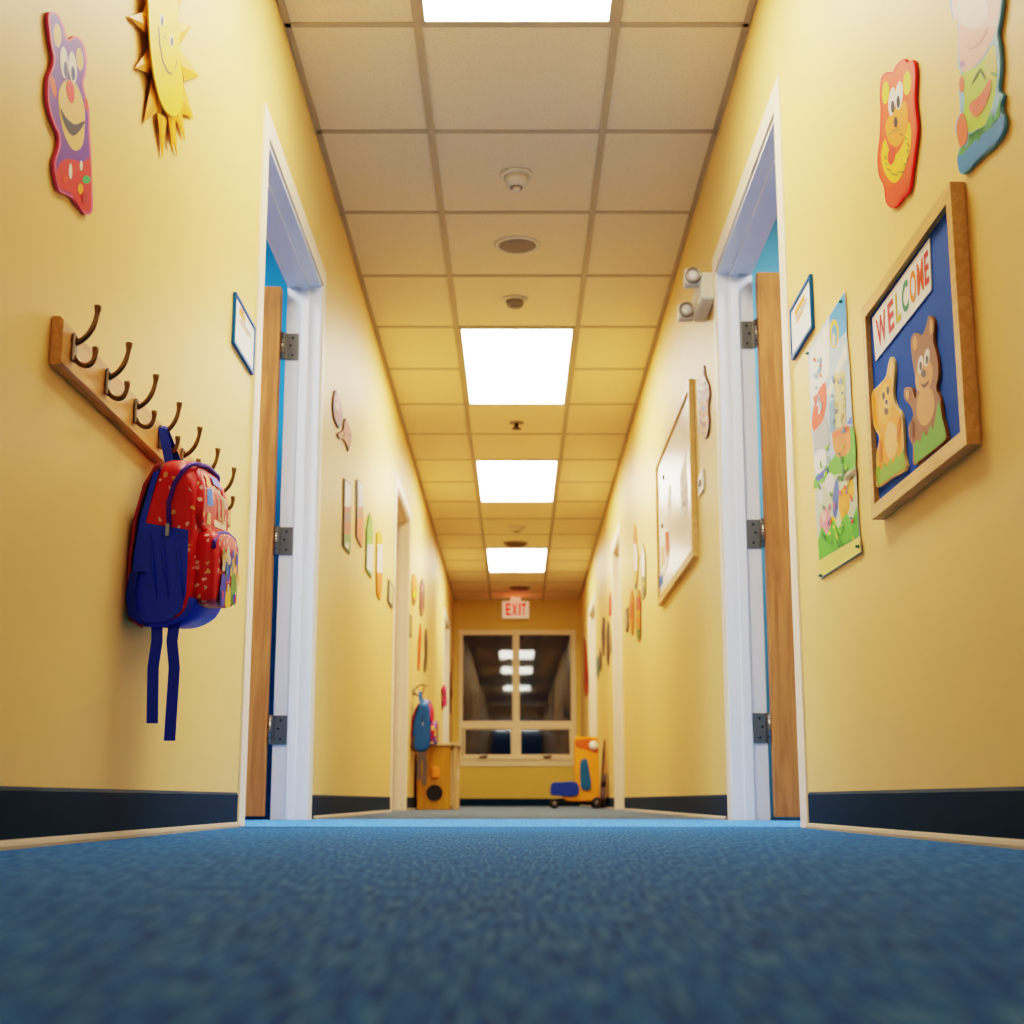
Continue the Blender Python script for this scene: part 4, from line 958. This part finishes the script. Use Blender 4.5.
# ------------------------------------------------------------------ wooden play cabinet, far left
cy0, cy1 = 10.2, 10.68; cx0, cz1 = -(hw(10.4)-.02), .445; cx1 = -.478
t = thing('play_cabinet', 'low orange wooden play cabinet with round porthole on floor below far backpack', 'cabinet', ((cx0+cx1)/2, (cy0+cy1)/2, 0))
m = MB(); m.rbox((cx0, cy0, .0), (cx1, cy1, cz1), M_toywood, .006); m.build('carcass', t)
m = MB(); m.rbox((cx0, cy0-.015, cz1+.001), (cx1+.06, cy1+.02, cz1+.026), M_edge, .006); m.build('worktop', t)
px_, pz_ = on_y(434.5, 793, cy0); 
m = MB(); m.lathe((px_, cy0-.001, pz_), (0, -1, 0), [(0, .058), (.008, .058), (.01, .05), (.003, .047)], M_dark, 32); pr_ = m.build('porthole', t)
m = MB(); m.lathe((px_, cy0-.0012, pz_), (0, -1, 0), [(0, .047), (.0022, .046)], mat('dark_blue_acrylic', (14, 24, 120), .15), 32); m.build('window_disc', pr_)
kx, kz = on_y(435.5, 772.5, cy0); m = MB(); m.rbox((kx-.03, cy0-.028, kz-.042), (kx+.03, cy0-.001, kz+.042), mat('orange_plastic', (246, 150, 40), .4), .012); m.build('knob', t)
m = MB(); m.rbox((cx1+.001, cy0+.02, .03), (cx1+.018, cy1-.02, cz1-.03), M_edge, .003); dd = m.build('door', t)
m = MB(); m.tube([(cx1+.019, cy0+.07, .28), (cx1+.05, cy0+.07, .28), (cx1+.05, cy0+.07, .2), (cx1+.019, cy0+.07, .2)], .009, M_plast); m.build('handle', dd)
for yy in (cy0+.03, cy1-.03):
    m = MB(); m.rbox((cx1+.022, yy-.02, .0), (cx1+.052, yy+.02, cz1-.002), M_edge, .004); m.build('leg', t)

# ------------------------------------------------------------------ ride-on toy, far right
ty0 = 11.75
def T(px, py, y=ty0): 
    x, z = on_y(px, py, y); return x, z
t = thing('ride_on_toy', 'orange and blue ride-on toy with upright back standing by the right wall', 'toy', (T(578, 800)[0], ty0+.14, 0))
lp = cr([(575,739),(580,737),(594,737),(598,740),(599,770),(599,797),(595,801),(570,801.5),(564.5,799),(565,795.5),(576,794),(575,770)], 3)
def ext(pts, y0, y1, m, mb, bev=.012):
    A = [T(*p) for p in pts]; cx_ = sum(a[0] for a in A)/len(A); cz_ = sum(a[1] for a in A)/len(A)
    sh = lambda k: [(cx_+(x-cx_)*k, cz_+(z-cz_)*k) for x, z in A]
    mb.loft([[Vector((x, y, z)) for x, z in sh(k)] for y, k in ((y0, .96), (y0+bev, 1), (y1-bev, 1), (y1, .96))], m, False)
M_tor = mat('orange_toy_plastic', (246, 156, 20), .35, coat=.3); M_tblue = mat('blue_toy_plastic', (0, 56, 150), .4)
m = MB(); ext(lp, ty0, ty0+.28, M_tor, m); m.build('body', t)
m = MB(); ext(cr([(551,786),(553,782.5),(560,782),(577,782.3),(577.3,795.5),(556,795.6),(551,794)], 3), ty0-.02, ty0+.3, M_tblue, m, .02); m.build('seat', t)
m = MB(); ext(cr([(576,741),(581,739),(593,739),(597,743),(597.5,753),(588,750),(576.5,746.5)], 3), ty0-.008, ty0+.01, mat('red_orange_toy', (216, 96, 20), .35), m, .003); m.build('top_band', t)
m = MB(); ext(cr([(580,764),(583,759),(586.5,759),(588,764),(591,782),(590,789.5),(584,790),(580.5,786)], 3), ty0-.016, ty0+.004, mat('teal_toy_plastic', (10, 96, 140), .35), m, .005); m.build('side_pad', t)
hx, hz = T(593.5, 745.5); m = MB(); m.lathe((hx, ty0-.009, hz), (0, -1, 0), [(0, .04), (.012, .038), (.022, .026), (.026, .01)], mat('lamp_white', (236, 232, 222), .2), 22); m.build('headlamp', t)
for wxp, rr in ((554.5, .04), (597, .045)):
    for yy in (ty0-.01, ty0+.25):
        x, _ = T(wxp, 800); m = MB(); m.lathe((x, yy, rr), (0, 1, 0), [(0, rr*.8), (.006, rr), (.034, rr), (.04, rr*.8)], M_dark, 24); wh = m.build('wheel', t)
        m = MB(); m.lathe((x, yy-.0005, rr), (0, -1, 0), [(0, rr*.5), (.006, rr*.3)], M_steel, 16); m.build('hub_cap', wh)
x0_, _ = T(554.5, 800); x1_, _ = T(597, 800)
m = MB(); m.rbox((x0_-.02, ty0+.05, .035), (x1_-.02, ty0+.23, .066), M_dark, .01); m.build('chassis', t)
# toy guitar leaning in the corner beyond the toy
gy = 11.56
def GX(n): return hw(gy)-n
t = thing('toy_guitar', 'dark brown toy guitar leaning neck up against right wall behind ride-on toy', 'guitar', (GX(.05), gy, 0))
M_guit = wood('dark_guitar_wood', (70, 40, 20), (40, 22, 12), 'z')
def gp(a, r, th): return Vector((GX(.052-.07*r+th), gy+a, .004+r))
bo = cr([(0,0),(.07,.015),(.1,.07),(.085,.13),(.062,.165),(.075,.205),(.06,.255),(0,.27),(-.06,.255),(-.075,.205),(-.062,.165),(-.085,.13),(-.1,.07),(-.07,.015)], 3)
m = MB(); m.prism([gp(a, r, .02) for a, r in bo], [gp(a, r, -.018) for a, r in bo], M_guit); g = m.build('guitar_body', t)
m = MB(); m.poly([gp(a, r, .0206) for a, r in el(0, .175, .026, .026)], M_dark); m.build('sound_hole', g)
m = MB(); m.loft([[gp(a, r, th) for a, th in ((-.016, .022), (.016, .022), (.014, .004), (-.014, .004))] for r in (.271, .47)], M_guit, False); m.build('neck', t)
m = MB(); m.loft([[gp(a, r, th) for a, th in ((-.022, .018), (.022, .018), (.022, .006), (-.022, .006))] for r in (.4705, .54)], M_guit, False); m.build('headstock', t)

# added fill lamp at the back wall, unseen, lights faces turned to the camera
l = bpy.data.lights.new('back_fill_light', 'AREA'); l.energy = 13; l.color = (1, .95, .87); l.shape = 'RECTANGLE'; l.size = 1.1; l.size_y = .13
o = bpy.data.objects.new('back_fill_light', l); COL.objects.link(o); o.location = (0, YB+.06, 1.89); o.rotation_euler = (math.radians(90), 0, 0)
# ------------------------------------------------------------------ world and view
wd = bpy.data.worlds.new('night'); scene.world = wd; wd.use_nodes = True
bg = wd.node_tree.nodes['Background']; bg.inputs[0].default_value = (.004, .006, .012, 1); bg.inputs[1].default_value = 1
scene.view_settings.view_transform = 'Filmic'; scene.view_settings.look = 'High Contrast'
scene.view_settings.exposure = 0.33
for o in list(bpy.data.objects):
    if '_o' in o: del o['_o']
